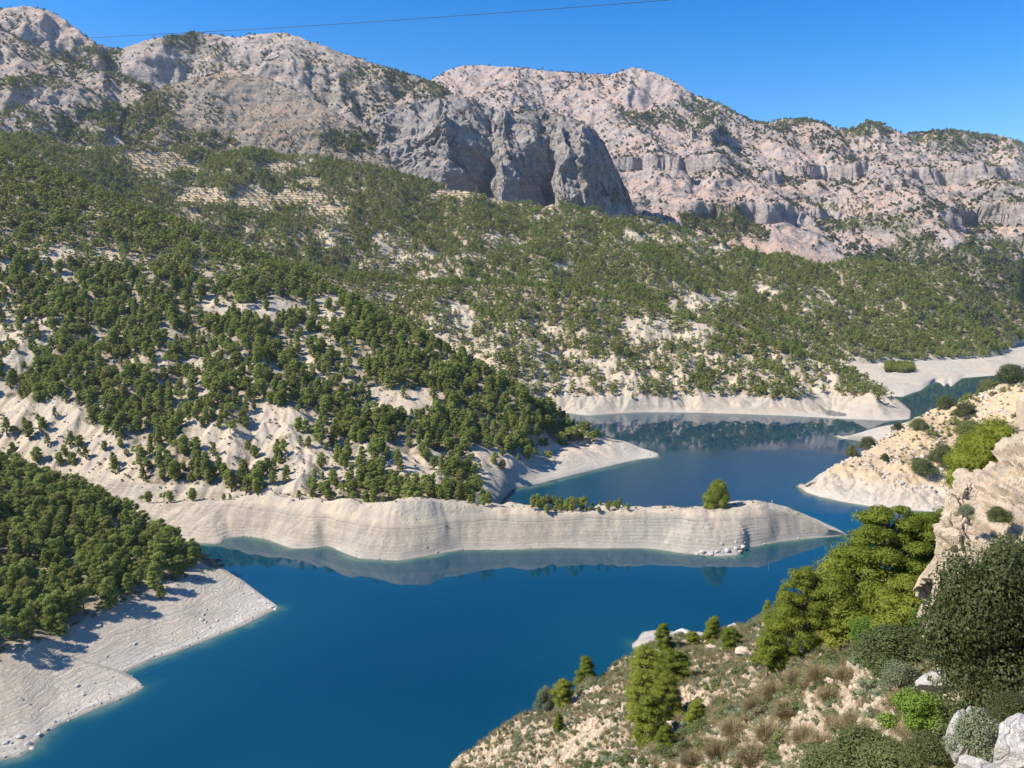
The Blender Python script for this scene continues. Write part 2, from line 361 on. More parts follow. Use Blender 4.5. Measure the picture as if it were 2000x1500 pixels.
def forestC2(h):
    v = blobs(h.px, h.py, 1.0, [(80,900,330,75,.16),(60,830,140,65,.12),(480,860,150,70,.16),(600,900,130,60,.2),(525,940,34,30,.8),(640,950,42,28,.8),(785,965,45,35,.9),(895,930,65,48,.9),(985,955,24,22,.9),(350,930,50,60,.6),(570,985,50,10,.1),(715,980,32,12,.1),(300,930,80,60,.3),
      (330,890,60,90,.75),(390,800,60,60,.6),(760,785,110,30,.12),(820,905,90,35,.3),(30,650,75,110,.25),(90,520,60,35,.3),(480,605,140,18,.4),(620,670,90,22,.5),(450,715,130,22,.5),
      (650,740,80,40,.45),(1050,905,90,30,.02),(1200,880,110,28,.0),(660,615,50,16,.45),(800,700,90,14,.5),(640,585,60,14,.5),(960,890,60,25,.3)], .3, 5)
    b = beltC2(h); return np.clip(v*.86 + fbm(h.X/60, h.Y/60, 3, 31)*.35 + fbm(h.X/18, h.Y/18, 2, 30)*.45, 0, 1.2)*sstep(b-4, b+3, h.Z)
ridge = loft('wooded_ridge', [off(c_base, -12, -46), off(c_base, -4, -9), c_base, c_top, c_mid, c_crest, off(c_crest, 50, -22), off(c_crest, 220, -130)],
    900, [3, 6, 70, 70, 110, 14, 6], M_hill, s1=.27, tip1=.5, ss=2.5, ts=.16, relief=reliefC2, masks={'forest': forestC2, 'beltz': beltC2})

# ---- second ridge behind the inlet
d_shore = ZL(0, (250,790),(900,800),(1100,806),(1150,812),(1200,808),(1260,805),(1350,806),(1450,809),(1550,813),(1650,819),(1730,823),(1775,822),(1796,815))
d_ring = PL((250,735,1120),(900,745,1100),(1100,757,1085),(1250,768,1082),(1400,763,1080),(1550,765,1082),(1650,768,1080),(1715,772,1080),(1760,790,1068),(1796,814,1060))
d_mid = PL((250,610,1300),(800,640,1270),(950,650,1260),(1100,665,1240),(1250,680,1220),(1400,690,1200),(1550,705,1190),(1650,728,1170),(1715,760,1140),(1760,787,1105),(1796,814,1066))
d_crest = PL((250,470,1560),(500,500,1520),(620,525,1500),(800,548,1470),(1000,550,1430),(1120,560,1400),(1250,590,1350),(1400,636,1280),(1560,690,1220),(1650,722,1190),(1720,760,1150),(1762,787,1112),(1796,814,1070))
def reliefD(X, Y, Zv, gx, gy, t):
    m = sstep(0, 16, Zv); c = 1 - .8*np.exp(-((t-5)/.4)**2)
    return gullies(X+fbm(X/120, Y/120, 2, 6)*25, Y, gx, gy, 120, 13.0, 5, 41, .52)*m*c - 4*m*c + fbm(X/12, Y/12, 3, 42)*.7*m
def forestD(h):
    v = blobs(h.px, h.py, 1.0, [(1000,690,130,60,.3),(1100,745,150,35,.3),(1250,735,200,45,.45),(1400,730,170,45,.4),(1560,740,120,45,.45),(960,545,130,9,.1),(700,580,60,20,.4),(1260,640,60,30,.45),(1340,650,60,30,.4),(880,640,50,40,.3)], .3, 6)
    return np.clip(v + fbm(h.X/70, h.Y/70, 3, 32)*.4 + fbm(h.X/20, h.Y/20, 2, 28)*.55, 0, 1.2)*sstep(14, 22, h.Z)
ridge2 = loft('marl_ridge', [off(d_shore, -60, -30), off(d_shore, -12, -6), d_shore, d_ring, d_mid, d_crest, off(d_crest, 60, -30), off(d_crest, 160, -90)],
    760, [3, 6, 34, 60, 70, 12, 6], M_hill, s1=.54, tip1=.4, ss=2, ts=.14, relief=reliefD, masks={'forest': forestD})

# ---- pale flats at the far end of the lake
f_shore = ZL(0, (1600,775),(1690,772),(1740,776),(1764,777),(1778,770),(1800,763),(1845,765),(1855,760),(1840,751),(1826,744),(1850,741),(1880,739),(1945,734),(1975,728),(1995,718),(2060,712),(2200,708))
f_in = ZL(5, (1600,752),(1690,750),(1764,752),(1800,748),(1830,737),(1880,728),(1945,722),(1995,710),(2060,705),(2200,700))
f_back = ZL(10, (1600,712),(1690,712),(1850,705),(1930,700),(1960,694),(1985,680),(2060,676),(2200,676))
flats = loft('lake_flats', [off(f_shore, -60, -20), off(f_shore, -14, -5), f_shore, f_in, f_back, off(f_back, 700, 0)],
    260, [2, 4, 24, 30, 30], M_hill, ss=1.2, ts=.12, relief=lambda X, Y, Zv, gx, gy, t: fbm(X/40, Y/40, 5, 51)*2.0*sstep(0, 6, Zv)*(1-.0*t))

# ---- third, highest wooded slope with orchard terraces
e_foot = PL((-350,700,1500)) + [P(300,560,1640), P(800,580,1600), P(1000,590,1570), P(1250,640,1500), P(1400,680,1480), P(1560,715,1480), P(1690,715,1500)] + ZL(8, (1750,711),(1850,706),(1930,703),(1955,696),(1970,688),(1990,672),(2060,664),(2250,660))
e_mid = PL((-350,350,1700),(0,340,1650),(300,430,1750),(600,450,1800),(800,480,1820),(1000,490,1830),(1250,520,1800),(1400,555,1790),(1560,590,1780),(1700,600,1780),(1800,605,1790),(1880,625,1800),(1950,660,1830),(1990,668,1860),(2060,662,1900),(2250,658,1900))
e_crest = PL((-350,235,1900),(0,262,1950),(120,275,1980),(250,290,2050),(450,292,2150),(600,305,2200),(720,325,2200),(870,362,2200),(1000,390,2180),(1100,405,2150),(1250,428,2100),(1350,462,2060),(1500,500,2020),(1600,512,2000),(1700,518,1990),(1770,516,1980),(1850,538,1970),(1900,566,1960),(1950,610,1950),(1980,645,1950),(2060,660,1960),(2250,656,1960))
ORCH = [(312,320,68,22),(255,305,26,10),(382,390,60,21),(370,425,20,10),(510,392,62,22),(590,388,75,13),(640,412,36,13),(905,362,30,16),(890,382,60,10),(985,392,42,10),(600,357,32,9),(1065,402,25,8),(130,282,45,6),(540,325,40,9),(375,328,22,14)]
def orchE(h):
    v = blobs(h.px, h.py, 0.0, [(*o, 1.0) for o in ORCH], .22, 9, 40.0); return np.clip(v, 0, 1)
def reliefE(X, Y, Zv, gx, gy, t):
    m = sstep(5, 30, Zv); c = 1 - .8*np.exp(-((t-4)/.4)**2)
    r = gullies(X+fbm(X/150, Y/150, 2, 7)*30, Y, gx, gy, 190, 17.0, 5, 61, .5)*m*c
    px, py = proj(X, Y, Zv); orch = blobs(px, py, 0.0, [(*o, 1.0) for o in ORCH], .22, 9, 40.0)
    z = Zv + r*(1-.75*orch) + fbm(X/14, Y/14, 3, 62)*.9*m; st = 7.0
    q = np.floor(z/st)*st + st*sstep(.62, .98, z/st-np.floor(z/st))
    return (q-Zv)*orch + (z-Zv)*(1-orch)
def forestE(h):
    v = blobs(h.px, h.py, 1.0, [(760,480,60,30,.5),(650,455,60,25,.6),(830,520,110,30,.5),(700,520,70,20,.6),(1110,520,40,14,.4),(1240,465,30,12,.4),(1300,470,70,8,.35),
      (1400,490,60,16,.4),(1600,590,40,30,.3),(1500,560,50,22,.4),(1400,580,60,20,.4),(1330,600,60,18,.3),(1000,470,60,12,.5),(540,320,70,14,.5),(180,285,110,8,.3),(1120,425,120,8,.4),(1700,640,60,20,.5)], .3, 7)
    v = np.clip(v + fbm(h.X/90, h.Y/90, 3, 33)*.4 + fbm(h.X/22, h.Y/22, 2, 29)*.55, 0, 1.2)*sstep(8, 14, h.Z)
    return v*(1-orchE(h))
ridge3 = loft('terraced_slope', [off(e_foot, -40, -30), e_foot, e_mid, e_crest, off(e_crest, 60, -25), off(e_crest, 300, -170)][0:1] + [e_foot, e_mid, e_crest, off(e_crest, 60, -25), off(e_crest, 300, -170)],
    900, [4, 120, 140, 14, 6], M_hill, ss=2, ts=.12, relief=reliefE, masks={'forest': forestE, 'orchard': orchE})

# ---- wooded shore at the lower left
p_shore = ZL(0, (-300,1560),(-100,1470),(0,1425),(100,1374),(200,1332),(252,1311),(300,1288),(340,1277),(400,1254),(440,1238),(480,1222),(515,1203),(541,1189))
p_top = ZL(13, (-300,1370,15),(0,1288,15),(60,1262,15),(120,1225,14),(190,1192,14),(240,1168,14),(300,1150,13),(350,1137,12),(400,1118,10),(430,1112,9),(480,1142,4),(515,1170,1.6),(541,1188.5,.4))
p_crest = PL((-300,800,640),(0,905,590),(120,950,560),(180,975,545),(250,1012,525),(300,1045,508),(340,1070,497),(380,1093,485),(410,1108,478)) + off(ZL(8, (432,1113,8),(480,1143,3.6),(515,1171,1.3),(541,1188.7,.2)), 5, 0)
def reliefP(X, Y, Zv, gx, gy, t):
    m = sstep(0, 6, Zv); st = .8; zz = Zv + fbm(X/30, Y/30, 3, 77)*.9*m + gullies(X, Y, gx, gy, 40, .7, 3, 71)*m
    zz = zz + fbm(X/5, Y/5, 3, 72)*.25*m
    ringm = (1-sstep(11, 16, Zv))*sstep(-2, .5, Zv)
    f = zz/st - np.floor(zz/st); q = (np.floor(zz/st) + sstep(.25, .95, f)*.85 + .15*f)*st
    return (q-zz)*ringm*(.22+.3*fbm(X/40, Y/40, 2, 79)) + (zz-Zv)
def forestP(h):
    n = fbm(h.X/25, h.Y/25, 2, 34)*3
    return sstep(2.8, 3.05, h.T + n*.03)*sstep(8, 12, h.Z + n)
pen = loft('left_shore', [off(p_shore, -50, -30), off(p_shore, -8, -4), p_shore, p_top, p_crest, off(p_crest, 30, -14), off(p_crest, 90, -60)],
    620, [3, 10, 120, 60, 12, 5], M_hill, s1=-.262, tip1=.5, ss=1.6, ts=.1, relief=reliefP, masks={'forest': forestP, 'beltz': lambda h: np.full_like(h.X, 13.0)})

l_shore = ZL(0, (-300,1640),(-100,1540),(0,1487),(40,1480),(60,1466),(85,1438),(120,1415),(160,1398),(210,1376),(250,1360),(270,1350),(281,1342))
l_crest = ZL(9, (-300,1395,15),(0,1296,13.5),(60,1270,12),(100,1270,9.5),(150,1288,6.5),(200,1304,4.2),(245,1320,2.2),(270,1331,.9),(281,1341,.1))
lobe = loft('left_shore_lobe', [off(l_shore, -50, -30), off(l_shore, -8, -4), l_shore, l_crest, off(l_crest, 10, -3), off(l_crest, 40, -24)], 420, [3, 10, 110, 12, 8], M_hill, s1=-.43, tip1=.5, ss=1.4, ts=.08, relief=reliefP,
    masks={'beltz': lambda h: np.full_like(h.X, 19.0)})

# ---- rocky promontory on the right and the small spit behind it
r_shore = ZL(0, (1563,952),(1575,962),(1600,971),(1650,982),(1700,990),(1780,998),(1860,1004),(1950,1016),(2200,1050))
r_ring = PL((1563,951.5,672),(1600,938,682),(1650,915,688),(1700,925,672),(1760,935,660),(1860,955,640),(1950,960,620),(2200,980,590))
r_crest = PL((1563,951,676),(1600,928,705),(1640,906,720),(1680,884,735),(1720,857,748),(1760,828,760),(1800,808,765),(1850,790,765),(1900,768,760),(1950,748,750),(2000,722,740),(2200,620,700))
def reliefR(X, Y, Zv, gx, gy, t):
    m = sstep(0, 12, Zv); c = 1 - .7*np.exp(-((t-4)/.4)**2)
    b = np.floor(fbm(X/13, Y/13, 3, 82)*6)/6
    return gullies(X, Y, gx, gy, 60, 5.0, 4, 81)*m*c + b*2.6*m + fbm(X/5, Y/5, 4, 83)*1.5*sstep(0, 4, Zv)*c
def forestR(h): return np.clip(.35 + fbm(h.X/30, h.Y/30, 3, 35)*.7, 0, 1)*sstep(18, 26, h.Z)
M_hillR = hill_material('rocky_hillside', 1.6, (1.0, .90, .76))
prom = loft('rocky_promontory', [off(r_shore, -50, -30), off(r_shore, -10, -6), r_shore, r_ring, r_crest, off(r_crest, 30, -22), off(r_crest, 120, -110)],
    420, [3, 6, 50, 90, 14, 5], M_hillR, s0=.345, tip0=.6, ss=1.5, ts=.12, relief=reliefR, masks={'forest': forestR, 'beltz': lambda h: np.full_like(h.X, 13.0)})
q_shore = ZL(0, (1636,854),(1650,858),(1680,863),(1720,870),(1790,880),(1900,900))
q_crest = PL((1636,853,885),(1660,850,905),(1690,841,930),(1720,832,950),(1760,826,960),(1800,817,960),(1900,790,960))
loft('far_spit', [off(q_shore, -40, -20), q_shore, q_crest, off(q_crest, 30, -12), off(q_crest, 90, -60)], 120, [4, 24, 8, 4], M_hill, s0=.40, tip0=.4, ss=1.2, ts=.1,
     relief=lambda X, Y, Zv, gx, gy, t: fbm(X/14, Y/14, 4, 88)*1.4*sstep(0, 5, Zv))

# ---- left mountains, two knolls in front of them, cliffs, far mountain
m1_foot = PL((-500,330,2300),(0,310,2350),(300,330,2450),(600,340,2500),(800,380,2500),(950,400,2600),(1100,420,2700))
m1_a = PL((-500,180,2900),(0,200,2800),(300,240,2900),(500,270,2850),(700,290,2800),(850,290,2850),(1000,330,2900),(1100,400,2950))
m1_crest = PL((-500,60,3500),(-100,35,3600),(0,16,3650),(50,12,3650),(95,20,3650),(130,42,3650),(165,68,3600),(200,92,3550),(235,96,3500),(270,84,3450),(305,72,3450),(350,70,3450),(385,62,3450),(420,68,3450),(455,74,3400),(505,66,3400),(560,64,3400),(600,78,3350),(650,97,3300),(700,114,3300),(760,134,3250),(830,155,3250),(870,176,3200),(930,215,3200),(1000,270,3200),(1100,370,3200))
def reliefM(k, A, scl, crest_t, low_t=1.0):
    def f(X, Y, Zv, gx, gy, t):
        c = 1 - .82*np.exp(-((t-crest_t)/.28)**2); m = sstep(0, .5, t)
        g = gullies(X+fbm(X/500, Y/500, 3, k)*120, Y+fbm(X/400, Y/400, 2, k+1)*80, gx, gy, scl, A, 6, k+2, .52)
        return (g - A*.3)*c*m + fbm(X/70, Y/70, 5, k+3)*13*m + fbm(X/260, Y/260, 3, k+4)*26*c*m
    return f
def forestM1(h):
    v = blobs(h.px, h.py, .25, [(100,230,220,60,.55),(700,180,160,50,.6),(830,180,90,60,.6),(360,85,40,20,.9),(430,95,30,12,.7),(150,120,120,25,.7),(540,130,140,40,.2),(300,110,60,30,.15),(900,240,80,50,.5),(330,230,60,40,.7)], .4, 8)
    return np.clip(v + fbm(h.X/160, h.Y/160, 4, 36)*.5, 0, 1)
mtn1 = loft('left_mountain', [m1_foot, m1_a, m1_crest, off(m1_crest, 250, -160), off(m1_crest, 1500, -1000)], 560, [90, 110, 10, 5], M_mtnL, ss=2, ts=.14, extra=crag(24, 130, 200), crest=2,
    relief=reliefM(100, 82, 460, 2), masks={'forest': forestM1})
k_foot = PL((150,330,2150),(300,320,2200),(500,335,2250),(740,345,2280),(800,380,2280))
k_mid = PL((150,300,2250),(230,250,2350),(300,230,2400),(420,225,2430),(520,230,2430),(640,255,2420),(720,290,2400),(800,370,2330))
k_crest = PL((150,290,2350),(230,225,2420),(270,198,2480),(320,172,2560),(380,152,2600),(430,141,2620),(480,144,2620),(530,156,2600),(600,188,2560),(660,222,2520),(720,268,2480),(760,310,2430),(800,365,2380))
def forestK(h): return np.clip(blobs(h.px, h.py, .42, [(280,230,60,60,1.0),(350,270,90,35,.7),(700,270,70,30,.8),(500,210,130,50,.3)], .4, 8) + fbm(h.X/90, h.Y/90, 4, 37)*.35, 0, 1)
loft('knoll', [k_foot, k_mid, k_crest, off(k_crest, 150, -60), off(k_crest, 400, -330)], 330, [60, 60, 12, 5], M_knoll, tip0=.5, tip1=.5, ss=3, ts=.2, relief=reliefM(110, 18, 190, 2), extra=crag(8, 60, 230), crest=2, masks={'forest': forestK})
k2_foot = PL((-500,320,1980),(0,300,2080),(150,300,2150),(290,310,2250))
k2_mid = PL((-500,200,2300),(0,215,2300),(80,215,2320),(160,225,2340),(230,245,2340),(290,300,2340))
k2_crest = PL((-500,80,2600),(-100,140,2500),(0,158,2480),(60,148,2480),(120,152,2480),(170,170,2470),(220,198,2450),(260,235,2430),(290,290,2400))
def forestK2(h): return np.clip(blobs(h.px, h.py, .6, [(130,190,90,25,.5),(50,225,60,30,.5)], .4, 8) + fbm(h.X/90, h.Y/90, 4, 38)*.5, 0, 1)
loft('left_knoll', [k2_foot, k2_mid, k2_crest, off(k2_crest, 150, -60), off(k2_crest, 400, -300)], 240, [50, 50, 12, 5], M_mtnL, tip1=.5, ss=2, ts=.16, relief=reliefM(120, 26, 150, 2), extra=crag(16, 60, 240), crest=2, masks={'forest': forestK2})
s_crest = PL((-500,-40,3100),(-60,30,3000),(0,55,2950),(60,88,2900),(120,118,2850),(180,136,2800),(240,150,2750),(290,170,2700))
loft('left_spur', [off(s_crest, -450, -330), off(s_crest, -200, -120), s_crest, off(s_crest, 120, -60), off(s_crest, 500, -350)], 240, [30, 50, 10, 5], M_mtnL, tip1=.6, ss=2, ts=.15, relief=reliefM(130, 30, 220, 2), extra=crag(20, 70, 250), crest=2,
     masks={'forest': lambda h: np.clip(.35 + .5*np.exp(-((h.T-2)/.4)**2) + fbm(h.X/90, h.Y/90, 4, 39)*.5, 0, 1)})
# cliffs: a block of rock whose right-hand faces stand in their own shade
g_foot = PL((640,350,2400),(760,350,2380),(870,380,2300),(958,400,2500),(975,410,2260),(1078,420,2470),(1092,430,2240),(1140,440,2260),(1262,470,2700))
g_wall = PL((640,300,2480),(740,285,2460),(800,300,2420),(872,330,2350),(930,335,2440),(960,355,2490),(978,345,2330),(1030,350,2420),(1080,380,2520),(1094,385,2290),(1142,390,2300),(1200,400,2520),(1246,425,2720),(1262,470,2760))
g_top = PL((640,290,2580),(720,245,2560),(780,240,2520),(870,228,2440),(925,258,2490),(960,290,2520),(985,262,2470),(1040,270,2500),(1078,285,2520),(1100,272,2450),(1138,278,2430),(1170,305,2560),(1196,348,2690),(1228,410,2780),(1262,480,2800))
g_crest = PL((640,300,2760),(700,250,2760),(760,215,2740),(830,192,2700),(880,186,2680),(920,194,2720),(960,212,2750),(1000,217,2700),(1050,217,2710),(1100,224,2660),(1140,238,2620),(1165,256,2680),(1185,288,2740),(1202,325,2780),(1220,362,2800),(1238,402,2820),(1262,480,2840))
def reliefG(X, Y, Zv, gx, gy, t):
    c = 1-.6*np.exp(-((t-3)/.3)**2)
    r = gullies(X+fbm(X/120, Y/120, 3, 141)*40, Y, gx, gy, 170, 34, 6, 140, .55)*c
    z = Zv + r + fbm(X/60, Y/60, 5, 143)*16
    buttress = np.maximum(0, np.sin(X/62 + 2.2*fbm(X/150, Y/150, 2, 145)))**1.5*52*np.exp(-((t-1.6)/.7)**2)
    return z - Zv - buttress*.35
loft('cliffs', [g_foot, g_wall, g_top, g_crest, off(g_crest, 80, -60), off(g_crest, 300, -300)], 460, [60, 90, 60, 10, 4], M_cliff, tip0=.6, tip1=2.0, s0=-.24, s1=.185, ss=1.6, ts=.1, relief=reliefG, extra=crag(50, 75, 210, .8), crest=3,
     masks={'forest': lambda h: np.clip(.15+.5*np.exp(-((h.T-3)/.5)**2) + fbm(h.X/90, h.Y/90, 4, 40)*.5, 0, 1)*sstep(.9, 1.0, h.N_z if hasattr(h, 'N_z') else 1.0)})
m2_foot = PL((700,520,2500),(1000,500,2500),(1250,470,2450),(1400,510,2400),(1550,530,2350),(1700,560,2320),(1800,590,2300),(1900,640,2250),(1990,660,2200),(2100,664,2150),(2500,668,2100))
m2_a = PL((700,380,3100),(1000,370,3100),(1250,380,3000),(1400,400,2950),(1500,420,2900),(1600,430,2900),(1700,430,2850),(1800,430,2850),(1900,460,2800),(2000,470,2800),(2500,450,2700))
m2_b = PL((700,250,4000),(900,215,4100),(1000,205,4100),(1150,240,4000),(1250,255,3900),(1350,270,3800),(1400,250,3700),(1450,275,3700),(1550,310,3700),(1700,330,3700),(1850,330,3650),(2000,350,3600),(2500,400,3500))
m2_crest = PL((700,240,5000),(800,182,5000),(845,155,5000),(872,138,5000),(905,128,5000),(940,127,5000),(975,130,5000),(1010,131,5000),(1060,138,5000),(1100,141,5000),(1150,144,5000),(1195,146,4950),(1218,138,4950),(1235,131,4950),(1262,137,4900),(1290,146,4900),(1320,160,4850),(1350,182,4800),(1400,202,4700),(1440,222,4600),(1475,240,4500),(1500,242,4500),(1530,233,4500),(1570,233,4500),(1610,241,4450),(1650,256,4400),(1670,252,4400),(1690,239,4400),(1722,241,4400),(1745,254,4400),(1770,262,4350),(1800,259,4350),(1840,254,4300),(1880,258,4300),(1920,264,4300),(1960,266,4250),(2000,284,4200),(2100,300,4200),(2500,360,4200))
def forestM2(h):
    v = blobs(h.px, h.py, .18, [(1850,520,190,70,1.0),(1990,580,150,90,1.0),(1420,440,70,40,.9),(1700,440,120,18,.6),(1800,330,260,70,.45),(1380,235,110,25,.6),(1700,265,260,35,.6),(1340,225,90,20,.5),(1250,300,120,50,.25),(1900,400,120,60,.5),(1560,395,120,16,.5),(1400,300,90,40,.45)], .35, 8)
    return np.clip(v + fbm(h.X/200, h.Y/200, 4, 45)*.45, 0, 1)
def reliefM2(X, Y, Zv, gx, gy, t):
    r = reliefM(150, 62, 520, 3)(X, Y, Zv, gx, gy, t)
    px, py = proj(X, Y, Zv)
    # crags along the lower wall
    z = Zv + r; n = fbm(X/260, Y/260, 4, 160)
    lo, hh = 330 + 70*n, 120.0
    k = np.clip((z-lo)/hh, 0, 1); step = (sstep(.42, .62, k)-k)*hh*.8*sstep(-.05, .25, fbm(X/420, Y/420, 2, 161)+.1)
    lo2 = 560 + 90*n; k2 = np.clip((z-lo2)/100, 0, 1); step2 = (sstep(.4, .6, k2)-k2)*75*sstep(0, .2, fbm(X/300, Y/300, 2, 163))
    return r + step + step2 + fbm(X/120, Y/120, 4, 165)*12*sstep(.6, 1.3, t)*(1-.7*np.exp(-((t-3)/.2)**2))
mtn2 = loft('far_mountain', [m2_foot, m2_a, m2_b, m2_crest, off(m2_crest, 300, -180), off(m2_crest, 2000, -1200)], 820, [110, 110, 110, 8, 4], M_mtnR, ss=1.6, ts=.12, relief=reliefM2, extra=crag(34, 170, 220), crest=3, masks={'forest': forestM2})

# ---- the near hillside below the viewpoint
n_0 = PL((500,1750,150),(900,1640,120),(1200,1640,70),(1400,1640,42),(1600,1640,24),(1800,1640,13),(2000,1640,8.5),(2600,1640,6))
n_1 = PL((500,1650,170),(820,1560,162),(1000,1490,140),(1200,1470,110),(1400,1450,78),(1600,1440,50),(1700,1430,38),(1850,1420,24),(2000,1400,17),(2600,1340,12))
n_2 = PL((500,1620,172),(860,1530,163),(1000,1440,158),(1200,1360,152),(1400,1310,135),(1520,1290,110),(1600,1280,90),(1700,1270,68),(1800,1255,48),(1880,1230,38),(2000,1200,30),(2600,1150,22))
n_3 = PL((500,1610,175),(840,1540,165),(893,1504,167),(950,1462,168),(1005,1425,170),(1045,1392,172),(1085,1385,176),(1130,1348,180),(1165,1335,184),(1200,1298,188),(1240,1283,190),(1280,1258,192),(1330,1236,195),(1380,1238,195),(1420,1222,195),(1470,1210,192),(1530,1186,185),(1600,1170,170),(1660,1150,150),(1740,1130,120),(1800,1120,90),(1850,1130,60),(2000,1130,45),(2600,1050,32))
def reliefN(X, Y, Zv, gx, gy, t):
    c = 1-.6*np.exp(-((t-3)/.3)**2); d = np.clip(Y/150, .06, 1)
    b = fbm(X/7, Y/7, 3, 172); bl = np.floor(b*5)/5
    return gullies(X, Y, gx, gy, 34, 2.6, 4, 170)*d*c + (bl*1.6)*d*c + fbm(X/2.2, Y/2.2, 4, 173)*.7*d + fbm(X/.7, Y/.7, 3, 174)*.16
M_near = None
def near_material():
    m, nt, b = nodes_of('dry_hillside'); q = N(nt)
    pos = q.n('ShaderNodeNewGeometry').outputs['Position']
    big = q.noise(.05, 5, .6, pos); mid = q.noise(.45, 6, .7, pos, .4); fine = q.noise(3.0, 6, .75, pos); gr = q.noise(14, 3, .7, pos)
    c = q.mix(q.ramp(big, .35, .65), (.47, .36, .24), (.40, .315, .20))
    c = q.mix(q.ramp(mid, .50, .56), c, (.58, .50, .39)); c = q.mix(q.m('MULTIPLY', q.ramp(fine, .48, .7), .7), c, (.32, .25, .165))
    c = q.mix(q.m('MULTIPLY', q.ramp(gr, .5, .7), .6), c, (.20, .17, .10))
    c = q.mix(q.m('MULTIPLY', q.ramp(q.m('ADD', mid, q.m('MULTIPLY', fine, .3)), .66, .78), .8), c, (.62, .42, .26))
    b.inputs['Roughness'].default_value = .95; nt.links.new(c, b.inputs['Base Color'])
    h = q.m('ADD', q.m('MULTIPLY', mid, 1.2), q.m('ADD', q.m('MULTIPLY', fine, .35), q.m('MULTIPLY', gr, .06)))
    nt.links.new(q.bump(h, 1, .6), b.inputs['Normal']); return m
M_near = near_material()
near = loft('near_hillside', [off(n_0, -3, 1), n_0, n_1, n_2, n_3, off(n_3, 12, -15), off(n_3, 150, -105), off(n_3, 240, -160)], 560, [3, 60, 110, 110, 12, 20, 6], M_near, ss=1.2, ts=.08, relief=reliefN)
b_sh = ZL(0, (1242,1262),(1252,1272),(1262,1290),(1330,1330),(1450,1330))
b_bk = ZL(6, (1242,1261,.6),(1256,1259,1.6),(1290,1259,2.5),(1340,1262,3),(1450,1262,3))
loft('small_beach', [off(b_sh, -60, 0), off(b_sh, -6, 0), b_bk, off(b_bk, 20, -2), off(b_bk, 90, -50)][1:], 80, [12, 6, 4], M_hill, s0=.166, tip0=.25, ss=.6, ts=.05, relief=lambda X, Y, Zv, gx, gy, t: fbm(X/9, Y/9, 3, 190)*1.0)

# ------------------------------------------------------------------ lake
def lake():
    s = np.linspace(-1.3, 1.3, 420); py = np.concatenate([np.linspace(2600, 1600, 10, endpoint=False), np.linspace(1600, 640, 320)])
    a, dy, dz = ray(0, py); Yv = -200*dy/dz; Yv[-1] = 2600
    X = s[None]*Yv[:, None]; Yg = np.repeat(Yv[:, None], len(s), 1)
    pts = []
    for l in (shoreC, c_base, d_shore, f_shore, p_shore, l_shore, r_shore, q_shore, b_sh):
        l = sorted(l); ss = np.linspace(l[0][0], l[-1][0], 260); A = np.array(l); yy = np.interp(ss, A[:, 0], A[:, 1]); zz = np.interp(ss, A[:, 0], A[:, 2])
        k = np.abs(zz) < 1; pts.append(np.stack([ss*yy, yy], 1)[k])
    nl = np.array(sorted(n_3)); ss = np.linspace(nl[0][0], nl[-1][0], 300); yy = np.interp(ss, nl[:, 0], nl[:, 1]) + 88
    pts.append(np.stack([ss*yy, yy], 1))
    pts = np.concatenate(pts); d = np.full(X.size, 1e9); xf, yf = X.ravel(), Yg.ravel()
    for i in range(0, len(pts), 100):
        q = pts[i:i+100]; d = np.minimum(d, ((xf[:, None]-q[None, :, 0])**2+(yf[:, None]-q[None, :, 1])**2).min(1))
    d = np.sqrt(d).reshape(X.shape)
    idx = np.arange(X.size).reshape(X.shape)
    F = np.stack([idx[:-1, :-1], idx[:-1, 1:], idx[1:, 1:], idx[1:, :-1]], -1).reshape(-1, 4)
    V = np.stack([X, Yg, np.zeros_like(X)], -1).reshape(-1, 3)
    m, nt, b = nodes_of('lake_water'); q = N(nt); b.inputs['Specular IOR Level'].default_value = .5; b.inputs['IOR'].default_value = 1.5
    pos = q.n('ShaderNodeNewGeometry').outputs['Position']; sd = q.attr('shore')
    sdn = q.m('ADD', sd, q.m('MULTIPLY', q.m('SUBTRACT', q.noise(.05, 4, .6, pos), .5), 14.0))
    c = q.mix(q.ramp(sdn, 6.0, 90.0), (.001, .044, .074), (.0, .033, .068))
    c = q.mix(q.ramp(sdn, 0.0, 12.0), (.015, .075, .07), c)
    c = q.mix(q.ramp(sdn, -5.0, 6.0), (.13, .18, .14), c)
    nt.links.new(c, b.inputs['Base Color']); b.inputs['Roughness'].default_value = .035
    mp = q.n('ShaderNodeMapping'); nt.links.new(pos, mp.inputs[0]); mp.inputs['Scale'].default_value = (.6, 1.0, 1)
    rp = q.noise(.9, 3, .6, mp.outputs[0]); rb = q.noise(.02, 3, .5, pos)
    sy = q.n('ShaderNodeSeparateXYZ'); nt.links.new(pos, sy.inputs[0]); yw = q.m('ADD', sy.outputs[1], q.m('MULTIPLY', q.m('SUBTRACT', rb, .5), 160.0))
    wind = q.m('MULTIPLY', q.ramp(yw, 590.0, 640.0), q.m('SUBTRACT', 1.0, q.ramp(yw, 790.0, 850.0)))     # a breeze ruffles the middle of the inlet
    amp = q.m('ADD', q.m('MULTIPLY', q.ramp(rb, .3, .75), .5), q.m('MULTIPLY', wind, 7.0))
    nt.links.new(q.m('ADD', .03, q.m('MULTIPLY', wind, .10)), b.inputs['Roughness'])
    nt.links.new(q.bump(q.m('MULTIPLY', rp, amp), .14, .1), b.inputs['Normal'])
    o = link('lake', np_mesh('lake', V, F, True, m, {'shore': d})); tag(o, kind='structure')
lake()
print('terrain', round(time.time()-T0, 1))

